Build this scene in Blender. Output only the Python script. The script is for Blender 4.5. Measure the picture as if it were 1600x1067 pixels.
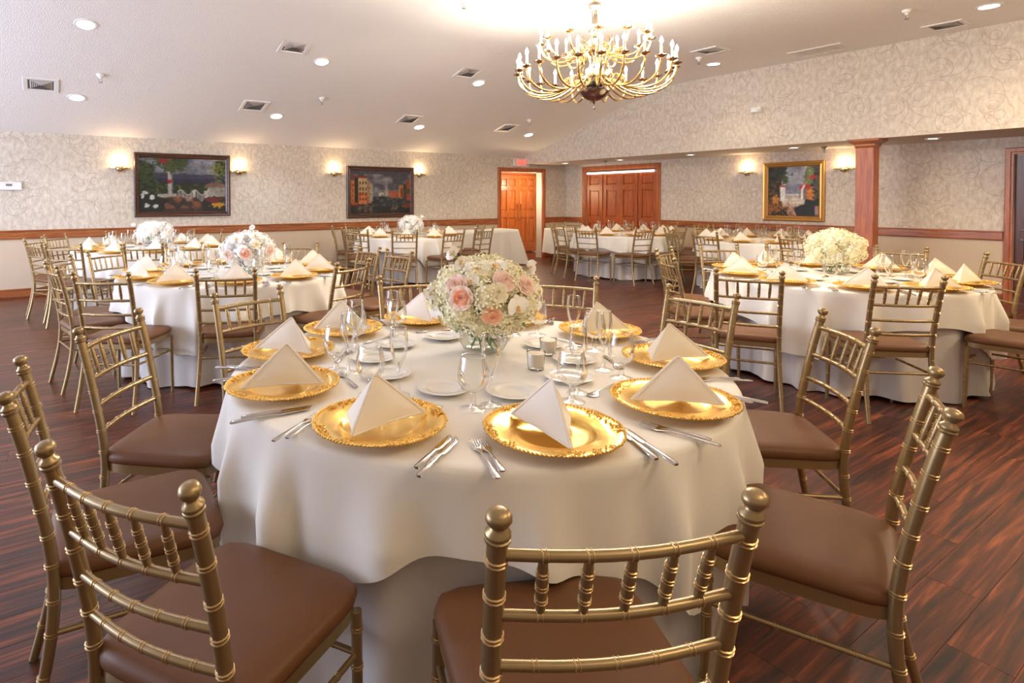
import bpy, math, random
import numpy as np
from mathutils import Vector, Matrix
random.seed(7); np.random.seed(7)
PI = math.pi
R = math.radians
for o in list(bpy.data.objects): bpy.data.objects.remove(o)
sc = bpy.context.scene
COL = sc.collection

# ------------------------------------------------------------------ camera, world, exposure
CAMH = 1.34
FPX, CX, CY = 916.178, 658.65, 330.97
PITCH, ROLL, YAW = R(1.24579), R(-0.07866), R(32.78027)
fw = np.array([math.sin(YAW)*math.cos(PITCH), math.cos(YAW)*math.cos(PITCH), -math.sin(PITCH)])
rt = np.array([math.cos(YAW), -math.sin(YAW), 0.0])
up = np.cross(rt, fw)
rt, up = math.cos(ROLL)*rt + math.sin(ROLL)*up, -math.sin(ROLL)*rt + math.cos(ROLL)*up
cam = bpy.data.cameras.new('camera')
cam.sensor_width = 36; cam.sensor_fit = 'HORIZONTAL'
cam.lens = FPX/1600*36
cam.shift_x = (800-CX)/1600; cam.shift_y = -(533.5-CY)/1600
cam.clip_start = 0.03; cam.clip_end = 100
camo = bpy.data.objects.new('camera', cam); COL.objects.link(camo)
camo.matrix_world = Matrix(((rt[0], up[0], -fw[0], 0), (rt[1], up[1], -fw[1], 0), (rt[2], up[2], -fw[2], CAMH), (0, 0, 0, 1)))
sc.camera = camo

def pj(p):
    d = np.array(p, float) - np.array([0, 0, CAMH]); z = d@fw
    return CX + FPX*(d@rt)/z, CY - FPX*(d@up)/z, z

w = bpy.data.worlds.new('world'); sc.world = w; w.use_nodes = True
w.node_tree.nodes['Background'].inputs[0].default_value = (1.0, 0.76, 0.53, 1)
w.node_tree.nodes['Background'].inputs[1].default_value = 0.34
sc.view_settings.view_transform = 'Standard'
sc.view_settings.look = 'None'
sc.view_settings.gamma = 1
sc.view_settings.use_curve_mapping = False
sc.view_settings.exposure = 0.45
sc.cycles.transparent_max_bounces = 24

def light(kind, loc, energy, color, rot=(0, 0, 0), **kw):
    l = bpy.data.lights.new('lamp', kind); l.energy = energy; l.color = color
    for k, v in kw.items(): setattr(l, k, v)
    o = bpy.data.objects.new('lamp', l); o.location = loc; o.rotation_euler = rot; COL.objects.link(o)
    return o
WARM = (1.0, 0.77, 0.49); COOL = (0.74, 0.81, 1.0); MID = (1.0, 0.89, 0.70)
V0, U0, U1 = 9.759, 10.324, 9.019          # back wall, right wall, bulkhead face
HW, HC, HS = 2.27, 3.29, 2.115             # low edge of sloped ceiling, flat ceiling, soffit
VS = 6.25                                   # where the slope meets the flat ceiling
SL = (HC-HW)/(V0-VS)
def ceil_z(v): return HC if v < VS else HW+(V0-v)*SL
# daylight from the windowed side to the left of the frame
light('AREA', (-4.2, 6.4, 1.5), 250, COOL, (0, R(-112), 0), shape='RECTANGLE', size=2.0, size_y=6.0)
light('AREA', (-4.3, 5.6, 1.2), 115, (0.62, 0.72, 1.0), (0, R(-88), 0), shape='RECTANGLE', size=1.8, size_y=7.0)
light('AREA', (1.5, -2.2, 1.9), 60, WARM, (R(160), 0, 0), shape='DISK', size=1.2)   # added fill behind the camera, aimed up to brighten the ceiling
light('AREA', (6.8, -1.8, 1.9), 55, WARM, (R(160), 0, 0), shape='DISK', size=1.0)  # second added ceiling fill, further right, no fixture there
# ceiling lamps of the part of the room behind and beside the camera
light('AREA', (5.2, -1.2, 3.1), 40, WARM, (0, 0, 0), shape='DISK', size=0.5)
light('AREA', (2.0, -1.0, 3.1), 12, WARM, (0, 0, 0), shape='DISK', size=0.5)
light('AREA', (7.6, 0.3, 3.1), 70, WARM, (0, 0, 0), shape='DISK', size=0.4)

# ------------------------------------------------------------------ materials
def newmat(name):
    m = bpy.data.materials.new(name); m.use_nodes = True
    nt = m.node_tree; b = nt.nodes['Principled BSDF']
    return m, nt, b
def N(nt, t, **kw):
    n = nt.nodes.new(t)
    for k, v in kw.items():
        if k.startswith('i_'):
            key = k[2:]
            n.inputs[int(key) if key.isdigit() else key].default_value = v
        else: setattr(n, k, v)
    return n
def plain(name, col, rough=0.5, metal=0.0, bump=None, vary=0.0, **kw):
    m, nt, b = newmat(name)
    b.inputs['Base Color'].default_value = (*col, 1); b.inputs['Roughness'].default_value = rough; b.inputs['Metallic'].default_value = metal
    for k, v in kw.items(): b.inputs[k.replace('_', ' ')].default_value = v
    geo = N(nt, 'ShaderNodeNewGeometry')
    if bump:
        sca, st, di = bump
        no = N(nt, 'ShaderNodeTexNoise', i_Scale=sca, i_Detail=3.0); nt.links.new(geo.outputs['Position'], no.inputs['Vector'])
        bp = N(nt, 'ShaderNodeBump', i_Strength=st, i_Distance=di); nt.links.new(no.outputs['Fac'], bp.inputs['Height'])
        nt.links.new(bp.outputs['Normal'], b.inputs['Normal'])
    if vary:
        no2 = N(nt, 'ShaderNodeTexNoise', i_Scale=9.0, i_Detail=4.0); nt.links.new(geo.outputs['Position'], no2.inputs['Vector'])
        mx = N(nt, 'ShaderNodeMix', data_type='RGBA'); mx.inputs['A'].default_value = (*[c*(1-vary) for c in col], 1); mx.inputs['B'].default_value = (*[min(1, c*(1+vary)) for c in col], 1)
        nt.links.new(no2.outputs['Fac'], mx.inputs['Factor']); nt.links.new(mx.outputs['Result'], b.inputs['Base Color'])
    return m
def emis(name, col, strength):
    m, nt, b = newmat(name)
    b.inputs['Base Color'].default_value = (*col, 1)
    b.inputs['Emission Color'].default_value = (*col, 1); b.inputs['Emission Strength'].default_value = strength
    return m
def wood(name, c1, c2, axis='X', rough=0.3, scale=1.0):
    m, nt, b = newmat(name)
    geo = N(nt, 'ShaderNodeNewGeometry'); mp = N(nt, 'ShaderNodeMapping')
    s = {'X': (1.2, 14, 14), 'Y': (14, 1.2, 14), 'Z': (14, 14, 1.2)}[axis]
    mp.inputs['Scale'].default_value = [x*scale for x in s]
    nt.links.new(geo.outputs['Position'], mp.inputs['Vector'])
    no = N(nt, 'ShaderNodeTexNoise', i_Scale=2.2, i_Detail=6.0, i_Roughness=0.62, i_Distortion=0.8); nt.links.new(mp.outputs['Vector'], no.inputs['Vector'])
    cr = N(nt, 'ShaderNodeValToRGB'); cr.color_ramp.elements[0].position = 0.35; cr.color_ramp.elements[1].position = 0.68
    cr.color_ramp.elements[0].color = (*c1, 1); cr.color_ramp.elements[1].color = (*c2, 1)
    nt.links.new(no.outputs['Fac'], cr.inputs['Fac']); nt.links.new(cr.outputs['Color'], b.inputs['Base Color'])
    b.inputs['Roughness'].default_value = rough
    bp = N(nt, 'ShaderNodeBump', i_Strength=0.15, i_Distance=0.002); nt.links.new(no.outputs['Fac'], bp.inputs['Height']); nt.links.new(bp.outputs['Normal'], b.inputs['Normal'])
    return m
def math_n(nt, op, a, b=None, clamp=False):
    n = N(nt, 'ShaderNodeMath', operation=op, use_clamp=clamp)
    for i, v in enumerate((a, b)):
        if v is None: continue
        if isinstance(v, (int, float)): n.inputs[i].default_value = v
        else: nt.links.new(v, n.inputs[i])
    return n.outputs[0]
def wallpaper():
    m, nt, b = newmat('scroll_wallpaper')
    geo = N(nt, 'ShaderNodeNewGeometry'); sx = N(nt, 'ShaderNodeSeparateXYZ'); nt.links.new(geo.outputs['Position'], sx.inputs[0])
    h = math_n(nt, 'ADD', sx.outputs[0], sx.outputs[1])
    cv = N(nt, 'ShaderNodeCombineXYZ'); nt.links.new(h, cv.inputs[0]); nt.links.new(sx.outputs[2], cv.inputs[1])
    nd = N(nt, 'ShaderNodeTexNoise', i_Scale=3.0, i_Detail=1.0); nt.links.new(cv.outputs[0], nd.inputs['Vector'])
    vm = N(nt, 'ShaderNodeVectorMath', operation='MULTIPLY_ADD'); nt.links.new(nd.outputs['Color'], vm.inputs[0]); vm.inputs[1].default_value = (0.07, 0.07, 0); nt.links.new(cv.outputs[0], vm.inputs[2])
    tot = None
    for sc_, r0, wd in ((2.9, 0.36, 0.020), (2.9, 0.15, 0.018), (2.1, 0.45, 0.014)):
        vo = N(nt, 'ShaderNodeTexVoronoi', voronoi_dimensions='2D', feature='F1', i_Scale=sc_, i_Randomness=0.75); nt.links.new(vm.outputs[0], vo.inputs['Vector'])
        d = math_n(nt, 'ABSOLUTE', math_n(nt, 'SUBTRACT', vo.outputs['Distance'], r0))
        ln = math_n(nt, 'SUBTRACT', 1.0, math_n(nt, 'DIVIDE', d, wd), True)
        tot = ln if tot is None else math_n(nt, 'MAXIMUM', tot, ln)
    msk = N(nt, 'ShaderNodeTexNoise', i_Scale=2.5, i_Detail=2.0); nt.links.new(cv.outputs[0], msk.inputs['Vector'])
    mk = N(nt, 'ShaderNodeMapRange', i_1=0.36, i_2=0.50); nt.links.new(msk.outputs['Fac'], mk.inputs[0])
    lines = math_n(nt, 'MULTIPLY', math_n(nt, 'MULTIPLY', tot, mk.outputs[0]), 0.52)
    mp = N(nt, 'ShaderNodeMapping'); mp.inputs['Scale'].default_value = (8, 4.0, 1); nt.links.new(cv.outputs[0], mp.inputs['Vector'])
    mo = N(nt, 'ShaderNodeTexNoise', i_Scale=2.6, i_Detail=7.0, i_Roughness=0.7); nt.links.new(mp.outputs[0], mo.inputs['Vector'])
    cr = N(nt, 'ShaderNodeValToRGB'); nt.links.new(mo.outputs['Fac'], cr.inputs['Fac'])
    e = cr.color_ramp.elements; e[0].position = 0.36; e[0].color = (0.50, 0.43, 0.35, 1); e[1].position = 0.70; e[1].color = (0.73, 0.67, 0.585, 1)
    mx = N(nt, 'ShaderNodeMix', data_type='RGBA'); nt.links.new(lines, mx.inputs['Factor']); nt.links.new(cr.outputs['Color'], mx.inputs['A']); mx.inputs['B'].default_value = (0.24, 0.18, 0.13, 1)
    nt.links.new(mx.outputs['Result'], b.inputs['Base Color']); b.inputs['Roughness'].default_value = 0.6
    return m
def floor_mat():
    m, nt, b = newmat('dark_wood_plank')
    geo = N(nt, 'ShaderNodeNewGeometry'); sx = N(nt, 'ShaderNodeSeparateXYZ'); nt.links.new(geo.outputs['Position'], sx.inputs[0])
    row = math_n(nt, 'FLOOR', math_n(nt, 'DIVIDE', sx.outputs[1], PW))
    off = math_n(nt, 'MULTIPLY', math_n(nt, 'MODULO', math_n(nt, 'ADD', math_n(nt, 'MULTIPLY', row, 5.0), 700.0), 7.0), PL/7)
    colu = math_n(nt, 'FLOOR', math_n(nt, 'DIVIDE', math_n(nt, 'ADD', sx.outputs[0], off), PL))
    cc = N(nt, 'ShaderNodeCombineXYZ'); nt.links.new(row, cc.inputs[0]); nt.links.new(colu, cc.inputs[1])
    wn = N(nt, 'ShaderNodeTexWhiteNoise', noise_dimensions='2D'); nt.links.new(cc.outputs[0], wn.inputs['Vector'])
    vm = N(nt, 'ShaderNodeVectorMath', operation='MULTIPLY_ADD'); nt.links.new(wn.outputs['Color'], vm.inputs[0]); vm.inputs[1].default_value = (2, 30, 30); nt.links.new(geo.outputs['Position'], vm.inputs[2])
    mp = N(nt, 'ShaderNodeMapping'); mp.inputs['Scale'].default_value = (0.8, 15, 1); nt.links.new(vm.outputs[0], mp.inputs['Vector'])
    no = N(nt, 'ShaderNodeTexNoise', i_Scale=2.4, i_Detail=8.0, i_Roughness=0.60, i_Distortion=0.45); nt.links.new(mp.outputs[0], no.inputs['Vector'])
    cr = N(nt, 'ShaderNodeValToRGB'); nt.links.new(no.outputs['Fac'], cr.inputs['Fac']); e = cr.color_ramp.elements
    e[0].position = 0.36; e[0].color = (0.020, 0.009, 0.007, 1); e[1].position = 0.76; e[1].color = (0.36, 0.095, 0.032, 1)
    x = cr.color_ramp.elements.new(0.53); x.color = (0.095, 0.024, 0.011, 1)
    hs = N(nt, 'ShaderNodeHueSaturation'); nt.links.new(cr.outputs['Color'], hs.inputs['Color'])
    v = N(nt, 'ShaderNodeMapRange', i_3=0.88, i_4=1.14); nt.links.new(wn.outputs['Value'], v.inputs[0]); nt.links.new(v.outputs[0], hs.inputs['Value'])
    nt.links.new(hs.outputs['Color'], b.inputs['Base Color'])
    b.inputs['Roughness'].default_value = 0.34; b.inputs['Specular IOR Level'].default_value = 0.42
    bp = N(nt, 'ShaderNodeBump', i_Strength=0.25, i_Distance=0.0015); nt.links.new(no.outputs['Fac'], bp.inputs['Height']); nt.links.new(bp.outputs['Normal'], b.inputs['Normal'])
    return m
def glass_mat(name='clear_glass', tint=(0.975, 0.98, 0.975), edge=0.38, refl=.75):
    m, nt, b = newmat(name); nt.nodes.remove(b); out = nt.nodes['Material Output']
    lw = N(nt, 'ShaderNodeLayerWeight', i_Blend=0.5)
    cr = N(nt, 'ShaderNodeValToRGB'); nt.links.new(lw.outputs['Facing'], cr.inputs['Fac']); e = cr.color_ramp.elements
    e[0].position = 0.62; e[0].color = (*tint, 1); e[1].position = 1.0; e[1].color = (edge, edge, edge, 1)
    tr = N(nt, 'ShaderNodeBsdfTransparent'); nt.links.new(cr.outputs['Color'], tr.inputs['Color'])
    gl = N(nt, 'ShaderNodeBsdfGlossy', i_Roughness=0.02); gl.inputs['Color'].default_value = (.85, .85, .85, 1)
    fr = N(nt, 'ShaderNodeFresnel', i_IOR=1.5)
    mx = N(nt, 'ShaderNodeMixShader'); nt.links.new(math_n(nt, 'MULTIPLY', fr.outputs[0], refl, True), mx.inputs[0]); nt.links.new(tr.outputs[0], mx.inputs[1]); nt.links.new(gl.outputs[0], mx.inputs[2])
    nt.links.new(mx.outputs[0], out.inputs['Surface'])
    return m
def vcol(name, rough=0.6):
    m, nt, b = newmat(name)
    a = N(nt, 'ShaderNodeVertexColor', layer_name='paint'); nt.links.new(a.outputs['Color'], b.inputs['Base Color']); b.inputs['Roughness'].default_value = rough
    return m
PW, PL = 0.152, 1.22
M = dict(
    paper=wallpaper(), floor=floor_mat(), glass=glass_mat(), footglass=glass_mat('foot_glass', (.97, .975, .97), .7, .4),
    paint=plain('beige_wall_paint', (0.60, 0.48, 0.35), 0.55, bump=(60, .1, .002)),
    ceil=plain('popcorn_ceiling', (0.86, 0.84, 0.82), 0.9, bump=(95, 0.7, 0.012)),
    soffit=plain('smooth_soffit', (0.55, 0.50, 0.46), 0.8),
    trim=wood('oak_trim', (0.22, 0.06, 0.018), (0.46, 0.16, 0.05), 'X', 0.3),
    trimy=wood('oak_trim_side', (0.22, 0.06, 0.018), (0.46, 0.16, 0.05), 'Y', 0.3),
    trimz=wood('oak_trim_upright', (0.27, 0.065, 0.018), (0.50, 0.15, 0.042), 'Z', 0.36),
    door=wood('stained_door', (0.30, 0.075, 0.018), (0.56, 0.18, 0.045), 'Z', 0.3),
    door2=wood('red_stained_door', (0.24, 0.045, 0.012), (0.50, 0.12, 0.03), 'Z', 0.33),
    darkdoor=wood('dark_door', (0.06, 0.014, 0.008), (0.13, 0.03, 0.014), 'Z', 0.35),
    brass=plain('brass', (0.75, 0.50, 0.20), 0.25, 1.0),
    gold=plain('champagne_gold_paint', (0.37, 0.265, 0.13), 0.33, 0.72, Coat_Weight=0.25, Coat_Roughness=0.2),
    ring=plain('bright_gold_ring', (0.62, 0.44, 0.22), 0.30, 0.8),
    seat=plain('brown_vinyl', (0.140, 0.056, 0.019), 0.45, bump=(450, .15, .001), vary=0.12, Specular_IOR_Level=.35),
    cloth=plain('white_linen', (0.82, 0.785, 0.715), 0.85, bump=(260, .12, .001), Sheen_Weight=0.15),
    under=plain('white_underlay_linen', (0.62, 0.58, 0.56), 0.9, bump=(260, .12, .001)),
    napkin=plain('ivory_napkin', (0.83, 0.765, 0.665), 0.8, bump=(600, .1, .0006), Sheen_Weight=0.1),
    charger=plain('gold_charger', (0.95, 0.62, 0.16), 0.24, 0.85, bump=(35, .12, .004)),
    filigree=plain('gold_filigree', (0.90, 0.58, 0.16), 0.3, 0.9),
    china=plain('white_china', (0.84, 0.82, 0.76), 0.12),
    steel=plain('polished_steel', (0.60, 0.58, 0.56), 0.12, 1.0),
    white=plain('white_plastic', (0.78, 0.77, 0.75), 0.4),
    vent=plain('painted_grille', (0.60, 0.57, 0.55), 0.5),
    dark=plain('dark_hollow', (0.035, 0.032, 0.03), 0.8), ventback=plain('vent_hollow', (0.22, 0.20, 0.19), 0.8),
    grey=plain('grey_metal', (0.35, 0.33, 0.31), 0.35, 0.8),
    wax=plain('cream_wax', (0.88, 0.80, 0.68), 0.5),
    hyd=plain('cream_hydrangea', (0.86, 0.81, 0.56), 0.7, vary=0.12),
    hydw=plain('white_hydrangea', (0.90, 0.88, 0.84), 0.7, vary=0.05),
    rosep=plain('peach_petal', (0.92, 0.52, 0.34), 0.6), rosec=plain('cream_petal', (0.90, 0.84, 0.64), 0.6),
    roseb=plain('blush_petal', (0.92, 0.70, 0.60), 0.6), orchid=plain('white_orchid', (0.93, 0.92, 0.89), 0.55),
    lip=plain('orchid_lip', (0.75, 0.42, 0.12), 0.5), leaf=plain('green_leaf', (0.12, 0.22, 0.06), 0.5, vary=.3),
    stem=plain('green_stem', (0.22, 0.34, 0.10), 0.5), red=plain('dark_red_petal', (0.35, 0.03, 0.04), 0.6),
    silver=plain('chandelier_metal', (0.62, 0.52, 0.38), 0.18, 1.0), pewter=plain('pewter', (0.42, 0.38, 0.34), 0.2, 1.0),
    candle=plain('ivory_candle_sleeve', (0.85, 0.74, 0.55), 0.45),
    bulb=emis('lit_bulb', (1.0, 0.90, 0.74), 22.0), can=emis('lit_downlight', (1.0, 0.95, 0.88), 14.0),
    tube=emis('lit_tube', (1.0, 0.93, 0.84), 2.2), sconceglow=emis('lit_sconce_lamp', (1.0, 0.75, 0.42), 14.0),
    exitred=emis('lit_exit_letters', (1.0, 0.12, 0.08), 0.7), exitw=plain('exit_sign_face', (0.80, 0.62, 0.58), 0.4),
    gframe=plain('gilt_frame', (0.55, 0.30, 0.09), 0.3, 0.7), dframe=wood('walnut_frame', (0.035, 0.015, 0.01), (0.11, 0.045, 0.025), 'X', 0.3),
    paintings=vcol('oil_paint'), leg=plain('table_leg_steel', (0.10, 0.10, 0.10), 0.4, 0.6),
    tabletop=plain('plywood', (0.35, 0.24, 0.14), 0.6),
)

# ------------------------------------------------------------------ mesh builder
class MB:
    def __init__(s): s.v = []; s.f = []; s.m = []
    def add(s, vs, fs, mi=0):
        o = len(s.v); s.v += [tuple(map(float, p)) for p in vs]; s.f += [tuple(i+o for i in f) for f in fs]; s.m += [mi]*len(fs)
    def box(s, a, b, mi=0):
        x0, y0, z0 = a; x1, y1, z1 = b
        s.add([(x0, y0, z0), (x1, y0, z0), (x1, y1, z0), (x0, y1, z0), (x0, y0, z1), (x1, y0, z1), (x1, y1, z1), (x0, y1, z1)],
              [(0, 3, 2, 1), (4, 5, 6, 7), (0, 1, 5, 4), (1, 2, 6, 5), (2, 3, 7, 6), (3, 0, 4, 7)], mi)
    def rings(s, rings, closed=True, cap=True, mi=0):
        n = len(rings[0]); vs = [p for r in rings for p in r]; fs = []
        for i in range(len(rings)-1):
            for j in range(n if closed else n-1):
                k = (j+1) % n
                fs.append((i*n+j, i*n+k, (i+1)*n+k, (i+1)*n+j))
        if cap and closed:
            fs.append(tuple(reversed(range(n)))); fs.append(tuple(range((len(rings)-1)*n, len(rings)*n)))
        s.add(vs, fs, mi)
    def tube(s, path, rad, n=10, cap=True, mi=0, flat=1.0):
        P = [Vector(p) for p in path]; rs = rad if isinstance(rad, (list, tuple)) else [rad]*len(P)
        ref = None; out = []
        for i, p in enumerate(P):
            t = (P[min(i+1, len(P)-1)]-P[max(i-1, 0)]).normalized()
            if ref is None: ref = Vector((0, 0, 1)) if abs(t.z) < .9 else Vector((1, 0, 0))
            a = t.cross(ref).normalized(); b = t.cross(a).normalized(); ref = -b if False else ref
            out.append([p+a*math.cos(2*PI*k/n)*rs[i]+b*math.sin(2*PI*k/n)*rs[i]*flat for k in range(n)])
        s.rings(out, True, cap, mi)
    def lathe(s, prof, n=24, c=(0, 0, 0), mi=0, cap=False):
        s.rings([[(c[0]+r*math.cos(2*PI*k/n), c[1]+r*math.sin(2*PI*k/n), c[2]+z) for k in range(n)] for r, z in prof], True, cap, mi)
    def ball(s, c, r, n=8, m=5, mi=0, rot=None):
        rx, ry, rz = r if isinstance(r, tuple) else (r, r, r)
        rg = []
        for i in range(m+1):
            ph = -PI/2+PI*i/m; cr = max(math.cos(ph), 0.02)
            pts = [Vector((rx*cr*math.cos(2*PI*k/n), ry*cr*math.sin(2*PI*k/n), rz*math.sin(ph))) for k in range(n)]
            if rot is not None: pts = [rot@p for p in pts]
            rg.append([(p.x+c[0], p.y+c[1], p.z+c[2]) for p in pts])
        s.rings(rg, True, True, mi)
    def grid(s, fn, nu, nv, mi=0):
        s.add([fn(i/nu, j/nv) for j in range(nv+1) for i in range(nu+1)],
              [(j*(nu+1)+i, j*(nu+1)+i+1, (j+1)*(nu+1)+i+1, (j+1)*(nu+1)+i) for j in range(nv) for i in range(nu)], mi)
    def mesh(s, name, mats, smooth=True, angle=40):
        me = bpy.data.meshes.new(name); me.from_pydata(s.v, [], s.f)
        for mt in (mats if isinstance(mats, (list, tuple)) else [mats]): me.materials.append(mt)
        if any(s.m): me.polygons.foreach_set('material_index', s.m)
        if smooth:
            me.polygons.foreach_set('use_smooth', [True]*len(s.f))
            if angle: me.set_sharp_from_angle(angle=R(angle))
        me.update(); return me
    def obj(s, name, mats, parent=None, smooth=True, angle=40, loc=None, rot=None, label=None):
        o = bpy.data.objects.new(name, s.mesh(name, mats, smooth, angle)); COL.objects.link(o)
        if parent: o.parent = parent
        if loc is not None: o.location = loc
        if rot is not None: o.rotation_euler = rot
        if label: o['label'] = label
        return o
def tag(o, label, cat, group=None):
    o['label'] = label; o['category'] = cat
    if group: o['group'] = group
    return o
def empty(name, loc=(0, 0, 0), rz=0, label=None, cat=None, group=None):
    o = bpy.data.objects.new(name, None); COL.objects.link(o); o.location = loc; o.rotation_euler = (0, 0, rz); o.empty_display_size = .1
    if label: tag(o, label, cat, group)
    return o
def struct(o): o['kind'] = 'structure'; return o
def sub(name, me, parent, loc=None, rot=None, label=None):
    o = bpy.data.objects.new(name, me); COL.objects.link(o); o.parent = parent
    if loc is not None: o.location = loc
    if rot is not None: o.rotation_euler = rot
    if label: o['label'] = label
    return o
def dup(src, loc, rz, label=None, group=None):
    c = src.copy(); COL.objects.link(c); c.location = loc; c.rotation_euler = (0, 0, rz)
    if label: c['label'] = label
    if group: c['group'] = group
    def rec(a, b):
        for ch in list(a.children):
            d = ch.copy(); COL.objects.link(d); d.parent = b; rec(ch, d)
    rec(src, c); return c

# ------------------------------------------------------------------ room shell
UL, VF = -4.6, -2.6
RB, RTOP = 0.797, 0.921
def wall_box(mb, a, b, ax):   # splits at the chair rail: paint below, paper above
    (x0, y0, z0), (x1, y1, z1) = a, b
    zc = 0.86
    if z0 < zc < z1: mb.box((x0, y0, z0), (x1, y1, zc), 1); mb.box((x0, y0, zc), (x1, y1, z1), 0)
    elif z1 <= zc: mb.box(a, b, 1)
    else: mb.box(a, b, 0)
D0, D1, DH = 8.327, 9.553, 1.935
mb = MB()
wall_box(mb, (UL, V0, 0), (D0, V0+.15, 2.5), 0); wall_box(mb, (D1, V0, 0), (U0+.15, V0+.15, 2.5), 0)
wall_box(mb, (D0, V0, DH), (D1, V0+.15, 2.5), 0)
struct(mb.obj('wall_back', [M['paper'], M['paint']], smooth=False))
B0, B1, BH = 7.335, 9.148, 1.96
E0, E1, EH = 1.25, 2.186, 1.90
mb = MB()
wall_box(mb, (U0, VF, 0), (U0+.15, E0, 2.4), 0); wall_box(mb, (U0, E1, 0), (U0+.15, B0, 2.4), 0); wall_box(mb, (U0, B1, 0), (U0+.15, V0, 2.4), 0)
wall_box(mb, (U0, B0, BH), (U0+.15, B1, 2.4), 0); wall_box(mb, (U0, E0, EH), (U0+.15, E1, 2.4), 0)
struct(mb.obj('wall_right', [M['paper'], M['paint']], smooth=False))
mb = MB()
mb.add([(U1, VF, HS), (U1, V0, HS), (U1, V0, HW+.15), (U1, VS, HC+.1), (U1, VF, HC+.1)], [(0, 1, 2, 3, 4)], 0)
mb.add([(U1+.12, VF, HS), (U1+.12, V0, HS), (U1+.12, V0, HW+.15), (U1+.12, VS, HC+.1), (U1+.12, VF, HC+.1)], [(4, 3, 2, 1, 0)], 0)
mb.add([(U1, VF, HS), (U1, V0, HS), (U1+.12, V0, HS), (U1+.12, VF, HS)], [(3, 2, 1, 0)], 0)
struct(mb.obj('wall_bulkhead', [M['paper']], smooth=False))
mb = MB()
t = .12
# flat part and slope share a softly rounded crease
prof = [(VF, HC), (VS-.5, HC), (VS-.2, HC-.012), (VS+.1, HC-.055), (VS+.5, ceil_z(VS+.5)), (V0+.15, HW-.15*SL)]
mb.rings([[(UL, v, z), (UL, v, z+t), (U1+.02, v, z+t), (U1+.02, v, z)] for v, z in prof])
struct(mb.obj('ceiling', M['ceil'], smooth=True, angle=50))
mb = MB(); mb.box((U1+.12, VF, HS), (U0, V0, HS+.08)); struct(mb.obj('ceiling.001', M['soffit'], smooth=False))
# floor slab and planks
mb = MB(); mb.box((UL, VF, -.08), (U0+.15, V0+3.0, -.006)); floor = struct(mb.obj('floor', M['dark'], smooth=False))
g = 0.0007
mb = MB(); hx, hy = PL/2-g/2, PW/2-g/2; b_ = .0007
mb.rings([[(-hx, -hy, -.006), (hx, -hy, -.006), (hx, hy, -.006), (-hx, hy, -.006)], [(-hx, -hy, -b_), (hx, -hy, -b_), (hx, hy, -b_), (-hx, hy, -b_)],
          [(-hx+b_, -hy+b_, 0), (hx-b_, -hy+b_, 0), (hx-b_, hy-b_, 0), (-hx+b_, hy-b_, 0)]])
plank_me = mb.mesh('floor_plank', M['floor'], smooth=False)
cand, rest = [], []
for row in range(int(VF/PW), int((V0+2.8)/PW)+1):
    off = ((row*5+700) % 7)*PL/7
    for k in range(-6, 12):
        x = (k+.5)*PL-off; y = (row+.5)*PW
        if x-PL/2 < UL-.6 or x+PL/2 > U0+PL or y > V0+2.8: continue
        px, py, z = pj((x, y, 0))
        if z > .3 and -150 < px < 1750 and py < 1250: cand.append((z, x, y))
        else: rest.append((x, y))
cand.sort()
for z, x, y in cand[:300]: sub('floor_plank', plank_me, floor, (x, y, 0))
mb2 = MB()
for (x, y) in [(c[1], c[2]) for c in cand[300:]] + rest:
    if x+PL/2 > U0+.9: continue
    mb2.add([(p[0]+x, p[1]+y, p[2]) for p in mb.v], mb.f)
o = mb2.obj('far_floor_planks', M['floor'], floor, smooth=False); o['kind'] = 'stuff'
# chair rails, baseboards, casings
def rail_v(x0, x1, z0, z1, y, d, name, mat, prof=True):
    mb = MB(); h = z1-z0
    mb.rings([[(x, y, z0), (x, y-d*.6, z0), (x, y-d*.8, z0+h*.12), (x, y-d*.8, z0+h*.80), (x, y-d, z0+h*.88), (x, y-d, z1), (x, y, z1)] for x in (x0, x1)])
    return struct(mb.obj(name, mat, smooth=False))
def rail_u(y0, y1, z0, z1, x, d, name, mat):
    mb = MB(); h = z1-z0
    mb.rings([[(x, y, z0), (x-d*.6, y, z0), (x-d*.8, y, z0+h*.12), (x-d*.8, y, z0+h*.80), (x-d, y, z0+h*.88), (x-d, y, z1), (x, y, z1)] for y in (y1, y0)])
    return struct(mb.obj(name, mat, smooth=False))
rail_v(UL, D0-.10, RB, RTOP, V0, .03, 'trim_1', M['trim']); rail_v(D1+.09, U0, RB, RTOP, V0, .03, 'trim_2', M['trim'])
rail_u(B1+.1, V0-.03, RB, RTOP, U0, .03, 'trim_3', M['trimy']); rail_u(E1+.09, B0-.1, RB, RTOP, U0, .03, 'trim_4', M['trimy'])
rail_v(UL, D0-.10, 0, .115, V0, .02, 'baseboard_back', M['trim']); rail_v(D1+.09, U0, 0, .115, V0, .02, 'baseboard_corner', M['trim'])
rail_u(B1+.1, V0-.02, 0, .115, U0, .02, 'baseboard_right', M['trimy']); rail_u(E1+.09, B0-.1, 0, .115, U0, .02, 'baseboard_side', M['trimy'])
def casing(x0, x1, h, w, name, mat, plane='v', at=V0, d=.03, both=True):
    # mitred profile casing round an opening
    prof = [(0, 0), (0, d*.6), (w*.25, d*.6), (w*.35, d), (w*.9, d), (w, d*.75), (w, 0)]
    path = [(x0, 0, -1, 0), (x0, h, -1, 1), (x1, h, 1, 1), (x1, 0, 1, 0)]
    rings = []
    for (x, z, sx, sz) in path:
        r = []
        for (a, b) in prof:
            X = x+sx*a; Z = z+sz*a
            r.append((X, at-b, Z) if plane == 'v' else (at-b, X, Z))
        rings.append(r)
    mb = MB(); mb.rings(rings); return struct(mb.obj(name, mat, smooth=False))
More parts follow.
